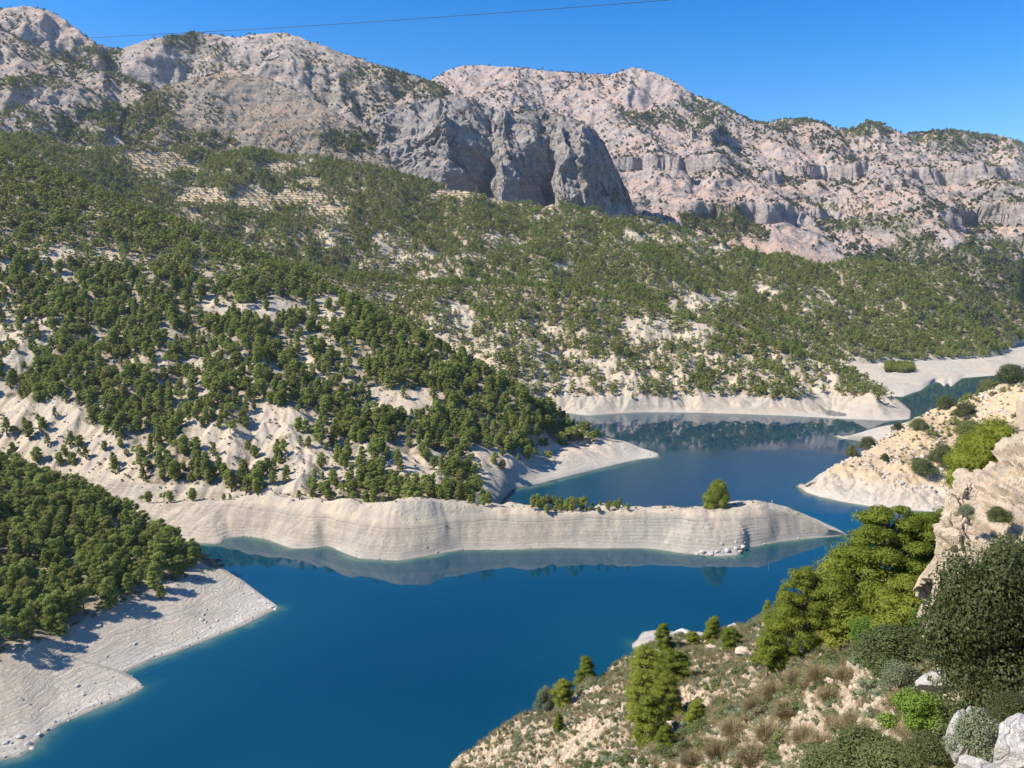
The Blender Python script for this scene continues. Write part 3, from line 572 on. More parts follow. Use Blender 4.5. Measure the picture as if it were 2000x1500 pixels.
# ------------------------------------------------------------------ plants: prototype meshes (one unit tall)
def ico(n=1):
    t = (1+5**.5)/2
    v = [(-1,t,0),(1,t,0),(-1,-t,0),(1,-t,0),(0,-1,t),(0,1,t),(0,-1,-t),(0,1,-t),(t,0,-1),(t,0,1),(-t,0,-1),(-t,0,1)]
    f = [(0,11,5),(0,5,1),(0,1,7),(0,7,10),(0,10,11),(1,5,9),(5,11,4),(11,10,2),(10,7,6),(7,1,8),(3,9,4),(3,4,2),(3,2,6),(3,6,8),(3,8,9),(4,9,5),(2,4,11),(6,2,10),(8,6,7),(9,8,1)]
    v = [np.array(x)/np.linalg.norm(x) for x in v]
    for _ in range(n):
        c = {}; g = []
        def mid(a, b):
            k = (min(a, b), max(a, b))
            if k not in c: m_ = v[a]+v[b]; v.append(m_/np.linalg.norm(m_)); c[k] = len(v)-1
            return c[k]
        for a, b, d in f: x, y, z = mid(a, b), mid(b, d), mid(d, a); g += [(a, x, z), (b, y, x), (d, z, y), (x, y, z)]
        f = g
    return np.array(v), np.array(f)
ICO0, ICO1, ICO2, ICO3, ICO4 = ico(0), ico(1), ico(2), ico(3), ico(4)
def cards(rng, C, Nn, size, asp=.5, bend=0):
    """one pointed leaf-tuft quad per centre, facing Nn"""
    n = len(C); Nn = Nn/(np.linalg.norm(Nn, axis=1, keepdims=True)+1e-9)
    r = rng.normal(size=(n, 3)); t = np.cross(Nn, r); t /= np.linalg.norm(t, axis=1, keepdims=True)+1e-9; b = np.cross(Nn, t)
    sz = (size*rng.uniform(.6, 1.35, n))[:, None]
    V = np.stack([C-t*sz, C-b*sz*asp, C+t*sz, C+b*sz*asp], 1).reshape(-1, 3)
    return V, np.arange(n*4).reshape(n, 4)
def tube(pts, rad, k=6):
    pts = np.array(pts, float); V = []; F = []
    for i, p in enumerate(pts):
        d = pts[min(i+1, len(pts)-1)]-pts[max(i-1, 0)]; d /= np.linalg.norm(d)+1e-9
        a = np.cross(d, [0.31, .95, .1]); a /= np.linalg.norm(a)+1e-9; b = np.cross(d, a)
        for j in range(k): an = 2*math.pi*j/k; V.append(p+rad[i]*(math.cos(an)*a+math.sin(an)*b))
    for i in range(len(pts)-1):
        for j in range(k): F.append((i*k+j, i*k+(j+1) % k, (i+1)*k+(j+1) % k, (i+1)*k+j))
    return np.array(V), np.array(F)
def join(parts):
    V = []; F = []; n = 0
    for v, f in parts: V.append(v); F.append(f+n); n += len(v)
    return np.concatenate(V), np.concatenate(F)
def tri2quad(v, f):                            # degenerate-free: give triangles their centroid so all faces are quads
    e = {}; V = list(v); F = []
    def mid(a, b):
        k = (min(a, b), max(a, b))
        if k not in e: V.append((v[a]+v[b])/2); e[k] = len(V)-1
        return e[k]
    for a, b, c in f:
        m1, m2, m3 = mid(a, b), mid(b, c), mid(c, a); V.append((v[a]+v[b]+v[c])/3); g = len(V)-1
        F += [(a, m1, g, m3), (b, m2, g, m1), (c, m3, g, m2)]
    return np.array(V), np.array(F)
QCORE = tri2quad(*ICO0)
def pine_crown(seed, nclump, ncard, size, form=0, asp=.5, puff=1.0):
    """irregular umbrella-to-cone crown of needle puffs; returns crown and the woody parts"""
    rng = np.random.default_rng(seed); parts = []; wood = []
    lean = rng.normal(0, .03, 2); top = np.array([lean[0], lean[1], .93])
    tr = [(0, 0, -.04), (lean[0]*.2+rng.normal(0, .01), lean[1]*.2, .25), (lean[0]*.6, lean[1]*.6, .55), tuple(top*[1, 1, .97])]
    wood.append(tube(tr, [.032, .025, .017, .005], 6))
    for i in range(nclump):
        u = (i+.5)/nclump
        if form == 0: z = .12+.82*u**.9; R = .27*math.sin(math.pi*min(1, (z+.04)/1.06)**.95)**.7
        elif form == 1: z = .14+.8*u; R = .27*(1-(z-.1)/.95)**.75+.015        # young, conical
        else: z = .52+.4*u; R = .40*math.sqrt(max(0, 1-((z-.62)/.36)**2))      # umbrella
        a = i*2.39996+rng.uniform(-.5, .5); rr = R*math.sqrt(rng.uniform(.15, 1.0))*rng.uniform(.85, 1.25)
        c = np.array([math.cos(a)*rr+lean[0]*z, math.sin(a)*rr+lean[1]*z, z+rng.normal(0, .02)])
        cr = puff*rng.uniform(.085, .15)*(1.15 if form != 1 else .8)*(1-.35*max(0, z-.6)/.4)
        d = rng.normal(size=(ncard, 3)); d /= np.linalg.norm(d, axis=1, keepdims=True); d[:, 2] = np.where(d[:, 2] < -.3, -d[:, 2], d[:, 2])
        rad = cr*rng.uniform(.65, 1.12, (ncard, 1)); C = c+d*rad*[1.12, 1.12, .72]
        parts.append(cards(rng, C, d+[0, 0, .25]+rng.normal(0, .38, (ncard, 3)), size, asp))
        parts.append((QCORE[0]*cr*[.72, .72, .42]+c, QCORE[1]))
        b0 = np.array([lean[0]*z, lean[1]*z, max(.1, z-.10-rr*.35)])
        if ncard > 60 or i % 3 == 0: wood.append(tube([b0, (b0+c)/2+[0, 0, -.01], c], [.010, .007, .003], 4))
    return join(parts), join(wood)
def bush_mesh(seed, nclump, ncard, size, flat=.75, asp=.55, core=True):
    rng = np.random.default_rng(seed); parts = []
    for i in range(nclump):
        a = i*2.39996+rng.uniform(-.6, .6); rr = .36*math.sqrt((i+.3)/nclump)*rng.uniform(.6, 1.35)
        h = (1-(rr/.52)**2)*rng.uniform(.5, .95); cr = rng.uniform(.13, .22)
        c = np.array([math.cos(a)*rr, math.sin(a)*rr, max(.1, (h-cr*.6)*flat*1.0)])
        d = rng.normal(size=(ncard, 3)); d /= np.linalg.norm(d, axis=1, keepdims=True)
        C = c+d*cr*rng.uniform(.55, 1.15, (ncard, 1)); C[:, 2] = np.maximum(C[:, 2], .0)
        parts.append(cards(rng, C, d+[0, 0, .2]+rng.normal(0, .45, (ncard, 3)), size, asp))
        if core: parts.append((QCORE[0]*cr*.72+c, QCORE[1]))
    return join(parts)
def twig_mesh(seed, n, spread=.5, thick=.006, h=1.0, arch=.3):
    rng = np.random.default_rng(seed); V = []; 
    a = rng.uniform(0, 2*math.pi, n); r0 = rng.uniform(0, .12, n); r1 = rng.uniform(.1, 1, n)**.7*spread; hh = h*rng.uniform(.45, 1, n)
    b = np.stack([np.cos(a)*r0, np.sin(a)*r0, np.zeros(n)], 1); e = np.stack([np.cos(a)*r1, np.sin(a)*r1, hh*(1-arch*(r1/spread)**2)], 1)
    m_ = (b+e)/2+np.stack([np.zeros(n), np.zeros(n), hh*.15], 1)+rng.normal(0, .02, (n, 3))
    sd = rng.normal(size=(n, 3)); sd /= np.linalg.norm(sd, axis=1, keepdims=True); sd *= thick
    V = np.stack([b-sd, b+sd, m_+sd, m_-sd, e], 1).reshape(-1, 3); k = np.arange(n)[:, None]*5
    F = np.concatenate([k+[0, 1, 2, 3], k+[3, 2, 4, 4]]); 
    F2 = F.copy(); e2 = np.stack([e+sd*.2], 1)
    V = np.stack([b-sd, b+sd, m_+sd, m_-sd, e+sd*.15, e-sd*.15], 1).reshape(-1, 3); k = np.arange(n)[:, None]*6
    return V, np.concatenate([k+[0, 1, 2, 3], k+[3, 2, 4, 5]])
def rock_mesh(seed, lvl=ICO3, nplane=13, rough=.05, sq=(1, .9, .7)):
    rng = np.random.default_rng(seed); v, f = lvl; d = rng.normal(size=(nplane, 3)); d /= np.linalg.norm(d, axis=1, keepdims=True)
    k = rng.uniform(.62, .92, nplane); dot = v@d.T; r = np.min(np.where(dot > .05, k/np.maximum(dot, .05), 9), 1); r = np.minimum(r, 1.05)
    nz = fbm(v[:, 0]*3+seed*3.1+v[:, 2]*1.7, v[:, 1]*3+v[:, 2]*2.3, 4, seed)*rough*2.2
    return v*(r+nz)[:, None]*np.array(sq), f
def trunk_mesh_join(cr, wd, mats, name):
    V = np.concatenate([cr[0], wd[0]]); F = np.concatenate([cr[1], wd[1]+len(cr[0])])
    me = np_mesh(name, V, F, False, mats); mi = np.zeros(len(F), np.int32); mi[len(cr[1]):] = 1
    me.polygons.foreach_set('material_index', mi); return me

def hidden(name, me):
    return bpy.data.objects.new(name, me)
MID = [pine_crown(10+i, n+6, 52, .031, fm, .45) for i, (n, fm) in enumerate([(26, 0), (30, 0), (22, 0), (24, 1), (28, 0), (20, 2), (26, 1), (30, 0)])]
MIDT = [(np_mesh('crown', *c, False, M_pine), np_mesh('trunk', *t, False, M_bark)) for c, t in MID]
MIDJ = [trunk_mesh_join(c, t, [M_pine, M_bark], 'pine') for c, t in MID]
LOW = [pine_crown(40+i, 11, 24, .062, fm) for i, fm in enumerate([0, 0, 1, 0, 0, 2])]
LOWJ = [trunk_mesh_join(c, t, [M_pine, M_bark], 'pine') for c, t in LOW]
BUSHLO = [np_mesh('scrub', *bush_mesh(60+i, 5, 16, .11), False, M_scrub) for i in range(4)]
MBUSH = [np_mesh('mountain_scrub', *bush_mesh(70+i, 5, 12, .14, 1.0), False, M_mscrub) for i in range(4)]
OLIVE = [np_mesh('orchard_tree', *bush_mesh(80+i, 6, 20, .10, 1.0), False, M_olive) for i in range(3)]
def proto_set(name, meshes):
    c = bpy.data.collections.new(name)
    for i, me in enumerate(meshes): c.objects.link(hidden(f'{name}_{i}', me))
    return c
def scatter(name, P_, N_, scale, protos, label, cat, seed=0, wide=1.0, tilt=0.0):
    """one object of many small plants: points that carry size and turn, filled in by geometry nodes"""
    n = len(P_); me = bpy.data.meshes.new(name); me.vertices.add(n); me.vertices.foreach_set('co', np.ascontiguousarray(P_, np.float32).ravel())
    rng = np.random.default_rng(seed); sc = np.stack([scale*wide, scale*wide, scale], 1) if np.isscalar(wide) else np.stack([scale*wide[:, 0], scale*wide[:, 0], scale], 1)
    rot = np.stack([rng.normal(0, .05+tilt, n), rng.normal(0, .05+tilt, n), rng.uniform(0, 6.28, n)], 1)
    for nm, a in (('size', sc), ('turn', rot)):
        at = me.attributes.new(nm, 'FLOAT_VECTOR', 'POINT'); at.data.foreach_set('vector', np.ascontiguousarray(a, np.float32).ravel())
    at = me.attributes.new('pick', 'INT', 'POINT'); at.data.foreach_set('value', rng.integers(0, len(protos), n).astype(np.int32))
    o = link(name, me); c = proto_set(name+'_kinds', protos)
    ng = bpy.data.node_groups.new(name, 'GeometryNodeTree')
    ng.interface.new_socket('Geometry', in_out='INPUT', socket_type='NodeSocketGeometry'); ng.interface.new_socket('Geometry', in_out='OUTPUT', socket_type='NodeSocketGeometry')
    a = ng.nodes.new('NodeGroupInput'); z = ng.nodes.new('NodeGroupOutput'); i = ng.nodes.new('GeometryNodeInstanceOnPoints')
    ci = ng.nodes.new('GeometryNodeCollectionInfo'); ci.inputs['Collection'].default_value = c; ci.inputs['Separate Children'].default_value = True
    m2p = ng.nodes.new('GeometryNodeMeshToPoints')
    L = ng.links.new; L(a.outputs[0], m2p.inputs[0]); L(m2p.outputs[0], i.inputs['Points']); L(ci.outputs[0], i.inputs['Instance'])
    i.inputs['Pick Instance'].default_value = True
    def na(nm, t):
        x = ng.nodes.new('GeometryNodeInputNamedAttribute'); x.data_type = t; x.inputs[0].default_value = nm; return x.outputs[0]
    L(na('pick', 'INT'), i.inputs['Instance Index']); L(na('size', 'FLOAT_VECTOR'), i.inputs['Scale'])
    try:
        e2r = ng.nodes.new('FunctionNodeEulerToRotation'); L(na('turn', 'FLOAT_VECTOR'), e2r.inputs[0]); L(e2r.outputs[0], i.inputs['Rotation'])
    except Exception: L(na('turn', 'FLOAT_VECTOR'), i.inputs['Rotation'])
    L(i.outputs[0], z.inputs[0])
    md = o.modifiers.new('scatter', 'NODES'); md.node_group = ng
    tag(o, label, cat, kind='stuff'); return o
def plant(h, dens, n_per_m2, seed, tmax=None, frame=(-240, 2200, -80, 1580)):
    """random spots on a sheet: dens (0..1, per vertex) times n_per_m2"""
    rng = np.random.default_rng(seed); A = h.area*dens*(h.px > frame[0])*(h.px < frame[1])*(h.py > frame[2])*(h.py < frame[3])
    if tmax is not None: A = A*(h.T < tmax)
    A = A[:-1, :-1].ravel(); n = rng.poisson(A.sum()*n_per_m2)
    if n == 0: return np.zeros((0, 3)), np.zeros((0, 3))
    c = rng.choice(A.size, n, p=A/A.sum()); R, Cn = h.X.shape; i, j = c//(Cn-1), c % (Cn-1); u = rng.uniform(size=(n, 1)); v = rng.uniform(size=(n, 1))
    p = h.P[i, j]*(1-u)*(1-v)+h.P[i, j+1]*u*(1-v)+h.P[i+1, j]*(1-u)*v+h.P[i+1, j+1]*u*v
    return p, h.N[i, j]
def thin(p, r, prio=None):
    """drop spots closer than r to an earlier one (grid hash)"""
    seen = {}; keep = []
    for k, (x, y) in enumerate(p[:, :2]):
        a, b = int(x//r), int(y//r); ok = True
        for i in (-1, 0, 1):
            for j in (-1, 0, 1):
                for q_ in seen.get((a+i, b+j), ()):
                    if (q_[0]-x)**2+(q_[1]-y)**2 < r*r: ok = False; break
                if not ok: break
            if not ok: break
        if ok: seen.setdefault((a, b), []).append((x, y)); keep.append(k)
    return np.array(keep, int)

# ---- forest trees on the slopes
rngF = np.random.default_rng(4)
def trees_on(h, n_per, seed, rmin, hmin, hmax, extra=0.015, tmax=None, pw=1.5):
    f = h.attrs['forest']; d = np.clip(f, 0, 1)**pw*(1-extra)+extra*(h.Z > 16)
    p, n = plant(h, d*(h.N[..., 2] > .35), n_per, seed, tmax); k = thin(p, rmin); p = p[k]
    r = np.random.default_rng(seed+1); s = r.beta(1.5, 2.0, len(p))*(hmax-hmin)*1.08+hmin*.85
    return p-[0, 0, .3], s
TP, TS = [], []
pP, pS = trees_on(pen, .036, 101, 5.0, 9, 20.0, 0.0, 4.9)
cP, cS = trees_on(ridge, .030, 102, 4.6, 7, 20.0, .02, 5.6)
bP, bS = plant(bench, ((bench.T > 2.92)*(bench.T < 4.2)*(bench.px < 1230)*(bench.px > 1035)).astype(float)+.12*(bench.T > 2.95)*(bench.T < 3.5)*(bench.px < 1000)*(fbm(bench.X/22, bench.Y/22, 2, 5) > .1), .035, 103)[0], None
kk = thin(bP, 4); bP = bP[kk]; bS = rngF.uniform(4.5, 11, len(bP))*np.where(proj(bP[:, 0], bP[:, 1], bP[:, 2])[0] > 1150, .55, 1)
dP, dS = trees_on(ridge2, .026, 104, 4.8, 8, 18, .03, 5.6)
eP, eS = trees_on(ridge3, .028, 105, 4.8, 8.5, 19, .015, 4.6)
allP = np.concatenate([pP, bP, cP, dP, eP]); allS = np.concatenate([pS, bS, cS, dS, eS])
zone = np.concatenate([np.full(len(x), i) for i, x in enumerate((pP, bP, cP, dP, eP))])
print('trees', [len(x) for x in (pP, bP, cP, dP, eP)], round(time.time()-T0, 1))
tpx, tpy = proj(allP[:, 0], allP[:, 1], allP[:, 2]); tpt = proj(allP[:, 0], allP[:, 1], allP[:, 2]+allS)[1]
size_px = tpy-tpt
# line of sight test against the terrain, per column of sight
bins = 700; sb0, sb1 = -.75, .75; steps = np.arange(100, 2400, 12.0)
hz = np.full((len(steps), bins), -9.0)
for nm in ('spit', 'wooded_ridge', 'marl_ridge', 'terraced_slope', 'left_shore', 'rocky_promontory', 'near_hillside'):
    h = SHEETS[nm]; si = ((h.X/h.Y-sb0)/(sb1-sb0)*bins).astype(int).ravel(); yi = ((h.Y-100)/12).astype(int).ravel(); e = ((h.Z-200)/h.Y).ravel()
    k = (si >= 0) & (si < bins) & (yi >= 0) & (yi < len(steps)); np.maximum.at(hz, (yi[k], si[k]), e[k])
hz = np.maximum.accumulate(hz, 0)
si = np.clip(((allP[:, 0]/allP[:, 1]-sb0)/(sb1-sb0)*bins).astype(int), 0, bins-1); yi = np.clip(((allP[:, 1]-100)/12).astype(int)-2, 0, len(steps)-1)
vis = ((allP[:, 2]+allS*.7-200)/allP[:, 1] > hz[yi, si]) & (tpx > -10) & (tpx < 2010) & (tpt < 1490)
vis2 = ((allP[:, 2]+allS-200)/allP[:, 1] > hz[yi, si]-.01)          # leave out what the ridges hide
keep = vis2; 
score = size_px*vis + (zone == 1)*vis*8
order = np.argsort(-score); NB = 285; big = order[:NB]; isbig = np.zeros(len(allP), bool); isbig[big] = True
rest = ~isbig & keep
lo = rest & (allP[:, 1] > 1000); mi = rest & ~lo
scatter('pine_wood', allP[mi], None, allS[mi], MIDJ, 'green pines scattered over the long middle ridge down to the pale lake bank', 'pine wood', 1, wide=.95)
scatter('far_pine_wood', allP[lo], None, allS[lo], LOWJ, 'distant green pines covering the farther ridges below the mountains', 'pine wood', 2, wide=1.0)
protos = {}
def pine_thing(kind, loc, size, rz, label, group, meshes, wide=1.0):
    r = empty('pine_tree', loc); r.scale = (size*wide, size*wide, size); r.rotation_euler = (0, 0, rz); tag(r, label, 'pine tree', group)
    cr, tr = meshes[kind]; a = link('crown', cr, r); b = link('trunk', tr, r); return r
def spot_words(px, py, z):
    return None
def zone_label(zn, x, y, s):
    if zn == 0:
        if y > 1165 and x < 120: return 'tall dark green pine in the bottom left corner wood beside the shaded shore', 'pines at the left picture edge above the shore'
        if y > 1130: return 'dark green pine in the front row of the left wood casting shadow on the shore', 'front row pines of the left wood'
        if x > 290: return 'green pine in the pointed tip of the left wood beside the green inlet', 'pines at the tip of the left wood'
        if s > 16.5: return 'one of the tallest pines of the left wood, its crown standing above its neighbours', 'tallest pines of the left wood'
        if s < 9.5: return 'small pine half hidden between taller trees of the left wood', 'small pines of the left wood'
        if x > 150: return 'green pine in the middle of the dense left wood', 'pines in the middle of the left wood'
        if y < 1000: return 'green pine along the upper rim of the dense left wood at the picture edge', 'pines along the upper rim of the left wood'
        return 'dark green pine deep inside the dense wood at the left edge', 'pines deep inside the left wood'
    if zn == 1:
        if x > 1080: return 'little dark pine in the row on the bank crest before the blue inlet', 'row of little pines on the bank crest'
        if x > 850: return 'round green pine on top of the pale bank left of the inlet', 'pines on the bank left of the inlet'
        return 'small pine standing on top of the pale banded bank across the bay', 'small pines on top of the banded bank'
    if x > 820: return 'round-crowned pine on the wooded lobe above the white beach', 'pines on the lobe above the white beach'
    if x < 420: return 'green pine on the pale eroded gullies left of the middle ridge', 'pines on the eroded left part of the middle ridge'
    return 'green pine near the foot of the middle ridge among pale marl', 'pines at the foot of the middle ridge'
for j in big:
    lab, grp = zone_label(int(zone[j]), tpx[j], tpy[j], allS[j])
    pine_thing(int(rngF.integers(0, len(MIDT))), allP[j], float(allS[j]), float(rngF.uniform(0, 6.28)), lab, grp, MIDT, float(rngF.uniform(.75, .95)))

# ---- scrub
def scr(h, dens, n, seed, s0, s1, tmax=None, zmin=14):
    p, nn = plant(h, np.clip(dens, 0, 1)*(h.Z > zmin), n, seed, tmax); r = np.random.default_rng(seed); return p, s0+(s1-s0)*r.uniform(0, 1, len(p))**2
A = [scr(ridge, .25+.5*(fbm(ridge.X/30, ridge.Y/30, 3, 91) > .05), .028, 201, .8, 3.2, 5.2, 16), scr(bench, .6*(bench.T > 2.95)+.02, .03, 202, .7, 2.4, 4.5, 12), scr(ridge2, .3+.5*(fbm(ridge2.X/30, ridge2.Y/30, 3, 92) > .05), .022, 203, 1, 3.6, 5.2, 16),
     scr(pen, (pen.T > 2.9).astype(float), .03, 204, .8, 3, 4.5, 9)]
scatter('slope_scrub', np.concatenate([a[0] for a in A]), None, np.concatenate([a[1] for a in A]), BUSHLO, 'low dark scrub dotted over the pale slopes', 'scrub', 3, wide=1.35)
A = [scr(ridge3, .4*(ridge3.attrs['orchard'] < .4), .010, 205, 1.5, 4.5, 4.4, 12)]
scatter('far_scrub', np.concatenate([a[0] for a in A]), None, np.concatenate([a[1] for a in A]), BUSHLO, 'scrub between the pines of the farthest wooded slope', 'scrub', 4, wide=1.2)
h = ridge3; fr = h.Z/7.0-np.floor(h.Z/7.0)
p, nn = plant(h, (h.attrs['orchard'] > .5)*np.exp(-((fr-.25)/.16)**2), .05, 206); kx = thin(p, 4.6); p = p[kx]
scatter('orchard_trees', p, None, np.random.default_rng(7).uniform(3.8, 6.2, len(p)), OLIVE, 'rows of small orchard trees on the tan terraces high on the slope', 'orchard', 5, wide=1.15)
A = []
for nm, n, s0, s1 in (('left_mountain', .011, 4, 15), ('knoll', .017, 2.5, 9), ('left_knoll', .016, 3, 12), ('left_spur', .012, 4, 14), ('cliffs', .008, 3, 11), ('far_mountain', .0042, 5, 20)):
    h = SHEETS[nm]; f = h.attrs['forest']; d = np.clip(f*1.0-.05, 0.08, 1)**1.25*(h.N[..., 2] > .5); d = d*(.3+1.0*sstep(-.12, .28, fbm(h.X/60, h.Y/60, 4, 95)))
    p, nn = plant(h, np.clip(d, 0, 1), n*(3.2 if nm == 'far_mountain' else 2.0), 300+len(A)); r = np.random.default_rng(5+len(A)); A.append((p, s0+(s1-s0)*r.uniform(0, 1, len(p))**2.2))
    print(nm, len(p))
h = SHEETS['left_mountain']; f = blobs(h.px, h.py, 0, [(362,82,34,18,1),(430,96,26,12,.9),(835,176,60,26,.9),(760,160,50,14,.7),(900,230,60,30,.6),(170,105,60,16,.8),(700,150,60,30,.5),(210,110,30,8,1),(420,130,60,16,.6),(640,130,40,16,.4)], .4, 12, 30.)
pW, _ = plant(h, f*(h.N[..., 2] > .35), .0075, 420)
h = SHEETS['knoll']; f = blobs(h.px, h.py, 0, [(300,225,40,60,1),(350,275,110,24,.8),(700,275,80,22,.9),(250,240,30,40,.8)], .4, 12, 30.); pV, _ = plant(h, f, .010, 421)
h = SHEETS['left_knoll']; f = blobs(h.px, h.py, 0, [(60,165,60,20,.8),(60,235,90,26,.9),(200,230,50,30,.8),(130,270,120,16,1)], .4, 12, 30.); pU, _ = plant(h, f, .010, 422)
h = SHEETS['left_spur']; f = np.exp(-((h.T-2)/.22)**2)*(h.px > 20); pT, _ = plant(h, f, .010, 423)
h = SHEETS['far_mountain']; f = blobs(h.px, h.py, 0, [(1400,212,70,16,.8),(1330,235,110,16,.6),(1550,240,60,14,.8),(1700,250,60,14,1),(1860,275,100,20,.9),(1980,300,60,30,.8),(1750,440,110,14,.8),(1640,410,60,12,.8),(1420,430,50,30,1),(1960,360,60,30,.6)], .45, 12, 40.); pS_, _ = plant(h, f*(h.N[..., 2] > .3), .0032, 424)
q_ = np.concatenate([pW, pV, pU, pT, pS_]); scatter('mountain_wood', q_, None, np.random.default_rng(9).uniform(6, 14, len(q_))*np.where(q_[:, 1] > 4000, 1.35, 1), LOWJ, 'dark small pines gathered in patches below the mountain crests', 'pine wood', 16, wide=1.15)
scatter('mountain_scrub', np.concatenate([a[0] for a in A])-[0, 0, .5], None, np.concatenate([a[1] for a in A]), MBUSH, 'dark junipers and small pines speckled over the bare mountains', 'scrub', 6, wide=1.0)
h = SHEETS['far_mountain']; p, nn = plant(h, np.clip(h.attrs['forest']-.55, 0, 1)*2*(h.T < 1.5)*(h.py > 400), .016, 400)
p2, nn = plant(flats, ((np.abs(flats.px-1755) < 28)*(np.abs(flats.py-722) < 7)).astype(float), .05, 401)
p = np.concatenate([p, p2])
scatter('far_valley_wood', p, None, np.random.default_rng(8).uniform(7, 13, len(p)), LOWJ, 'dark green wood at the foot of the mountain at the right edge', 'pine wood', 7)
p, s_ = scr(prom, prom.attrs['forest']*.8+.2, .06, 402, .7, 3.4, 5, 15)
scatter('promontory_scrub', p, None, s_, BUSHLO, 'dry dark scrub on the rocky promontory at the right', 'scrub', 8, wide=1.3)
print('woods', round(time.time()-T0, 1))

# ------------------------------------------------------------------ the near hillside: cliff, rocks, pines, bushes, dry grass
def hit(h, px, py, rad=9):
    """the nearest point of a sheet along the sight line through (px, py)"""
    d = (h.px-px)**2+(h.py-py)**2; k = d < rad*rad
    if not k.any(): i = np.unravel_index(np.argmin(d), d.shape); return h.P[i]
    Yk = np.where(k, h.Y, 1e9); i0 = np.unravel_index(np.argmin(Yk), d.shape); near_ = k & (h.Y < h.Y[i0]*1.12+1)
    i = np.unravel_index(np.argmin(np.where(near_, d, 1e9)), d.shape); return h.P[i]
def m_per_px(p): return (p[1]*cp+(200-p[2])*sp)/FPX
def thing_mesh(name, me, loc, scale, rz, label, cat, group=None, rx=0.0):
    o = link(name, me); o.location = loc; o.scale = scale if hasattr(scale, '__len__') else (scale,)*3; o.rotation_euler = (rx, 0, rz)
    return tag(o, label, cat, group)

# rock outcrop that bounds the view on the right
def outcrop(name, c_line, f_line, thick, mat, ncol, nrow, label, seed, amp=.35, blk=.8):
    """a rock wall from foot line to crest line, closed behind, broken into blocks"""
    Sx = np.linspace(min(p[0] for p in c_line), max(p[0] for p in c_line), ncol)
    a = np.array(sorted(c_line)); b = np.array(sorted(f_line))
    cY, cZ = np.interp(Sx, a[:, 0], a[:, 1]), np.interp(Sx, a[:, 0], a[:, 2]); fY, fZ = np.interp(Sx, b[:, 0], b[:, 1]), np.interp(Sx, b[:, 0], b[:, 2])
    cZ = gsm(cZ, ncol/110, 0); t = np.linspace(0, 1, nrow)[:, None]
    prof = [(0, -.2, -.35), (.55, .0, 1.0), (.7, .35, 1.0), (1.0, 1.0, -.4)]
    u = np.interp(t, [0, .6, .75, 1], [0, 1, 1, 1]); Yv = fY+(cY-fY)*u**1.6 + np.interp(t, [0, .6, .75, 1], [0, 0, .5*thick, thick]); Zv = fZ+(cZ-fZ)*u - np.interp(t, [0, .6, .75, 1], [1.2, 0, .15, 3.5])*np.where(t < .6, (1-t/.6), 1)
    X = Sx[None]*Yv; Pn = np.stack([X, Yv, Zv], -1)
    n = np.cross(np.gradient(Pn, axis=1), np.gradient(Pn, axis=0)); n /= np.linalg.norm(n, axis=-1, keepdims=True)+1e-9
    if n[nrow//4, ncol//2, 1] > 0: n = -n
    qx = X*1.0+fbm(Zv*.5, X*.5, 3, seed)*1.2; qz = Zv-X*.08+fbm(X*.6, Zv*.6, 3, seed+1)*1.0
    def cell(sc, k):
        row = np.floor(qz/sc*.8); ix = np.floor(qx/sc*1.25+.37*row); iz = row; fx = qx/sc*1.25+.37*row-ix; fz = qz/sc*.8-iz
        e = np.minimum(np.minimum(fx, 1-fx), np.minimum(fz, 1-fz)); return (hash2(ix.astype(int), iz.astype(int), k)-.5)*2*sstep(0, .12, e)-.9*(1-sstep(0, .1, e))
    dsp = cell(blk*2.2, seed+2)*amp + cell(blk*.8, seed+3)*amp*.45 + fbm(X*.9, Zv*.9+Yv*.5, 5, seed+4, .6)*amp*1.3 + fbm(X*4, Zv*4+Yv*2, 4, seed+5, .6)*amp*.4
    Pn = Pn+n*dsp[..., None]; idx = np.arange(ncol*nrow).reshape(nrow, ncol)
    F = np.stack([idx[:-1, :-1], idx[:-1, 1:], idx[1:, 1:], idx[1:, :-1]], -1).reshape(-1, 4)
    o = link(name, np_mesh(name, Pn.reshape(-1, 3), F, False, mat)); tag(o, label, 'rock outcrop'); return o
outcrop('rock_outcrop', PL((1806,1190,35),(1813,1120,35),(1824,1060,35),(1838,1012,35),(1852,968,35.5),(1880,942,36),(1905,946,36),(1930,925,36),(1955,905,36),(1975,880,36),(2010,860,36),(2080,830,35),(2300,800,33)),
    PL((1806,1200,33),(1860,1215,31),(1930,1225,29.5),(2000,1230,28),(2300,1240,25)), 4, M_rock, 190, 170, 'tall warm tan rock outcrop with cracks rising at the right edge', 500, .42, .9)
outcrop('rock_outcrop', PL((1966,960,52),(1980,840,52),(1992,775,52),(2030,740,52),(2200,700,50)), PL((1966,970,49),(2030,980,48),(2200,990,46)), 4, M_rock, 60, 80,
    'tan rock spur behind the yellow-green bush at the right edge', 520, .4, 1.2)
ROCK = [np_mesh('rock', *rock_mesh(700+i, ICO3, 12+i, .035, (1, .85, .62)), False, M_rock) for i in range(6)]
ROCKG = [np_mesh('rock', *rock_mesh(720+i, ICO4, 12+i, .05, (1, .85, .7)), False, M_rockg) for i in range(4)]
for px, py, Yd, sc, k, rz, lab in [(2010,1480,11.5,(.62,.6,.95),0,.4,'big pale block of limestone in the bottom right corner'),
        (1880,1450,14.5,(.36,.35,1.15),1,1.2,'tall grey limestone slab leaning left of the grey-green bush'),
        (1925,1510,12.5,(.45,.3,.35),2,2.2,'low grey rock at the foot of the grey-green bush'),
        (1835,1330,20,(.7,.5,.55),3,.3,'pale grey rock below the big dark oak'),
        (1480,1545,32,(1.6,1.0,.7),1,.9,'pale flat rock at the bottom edge among dry grass')]:
    p = P(px, py, Yd); loc = (p[0]*p[1], p[1], p[2]); thing_mesh('rock', ROCKG[k], loc, sc, rz, lab, 'rock')

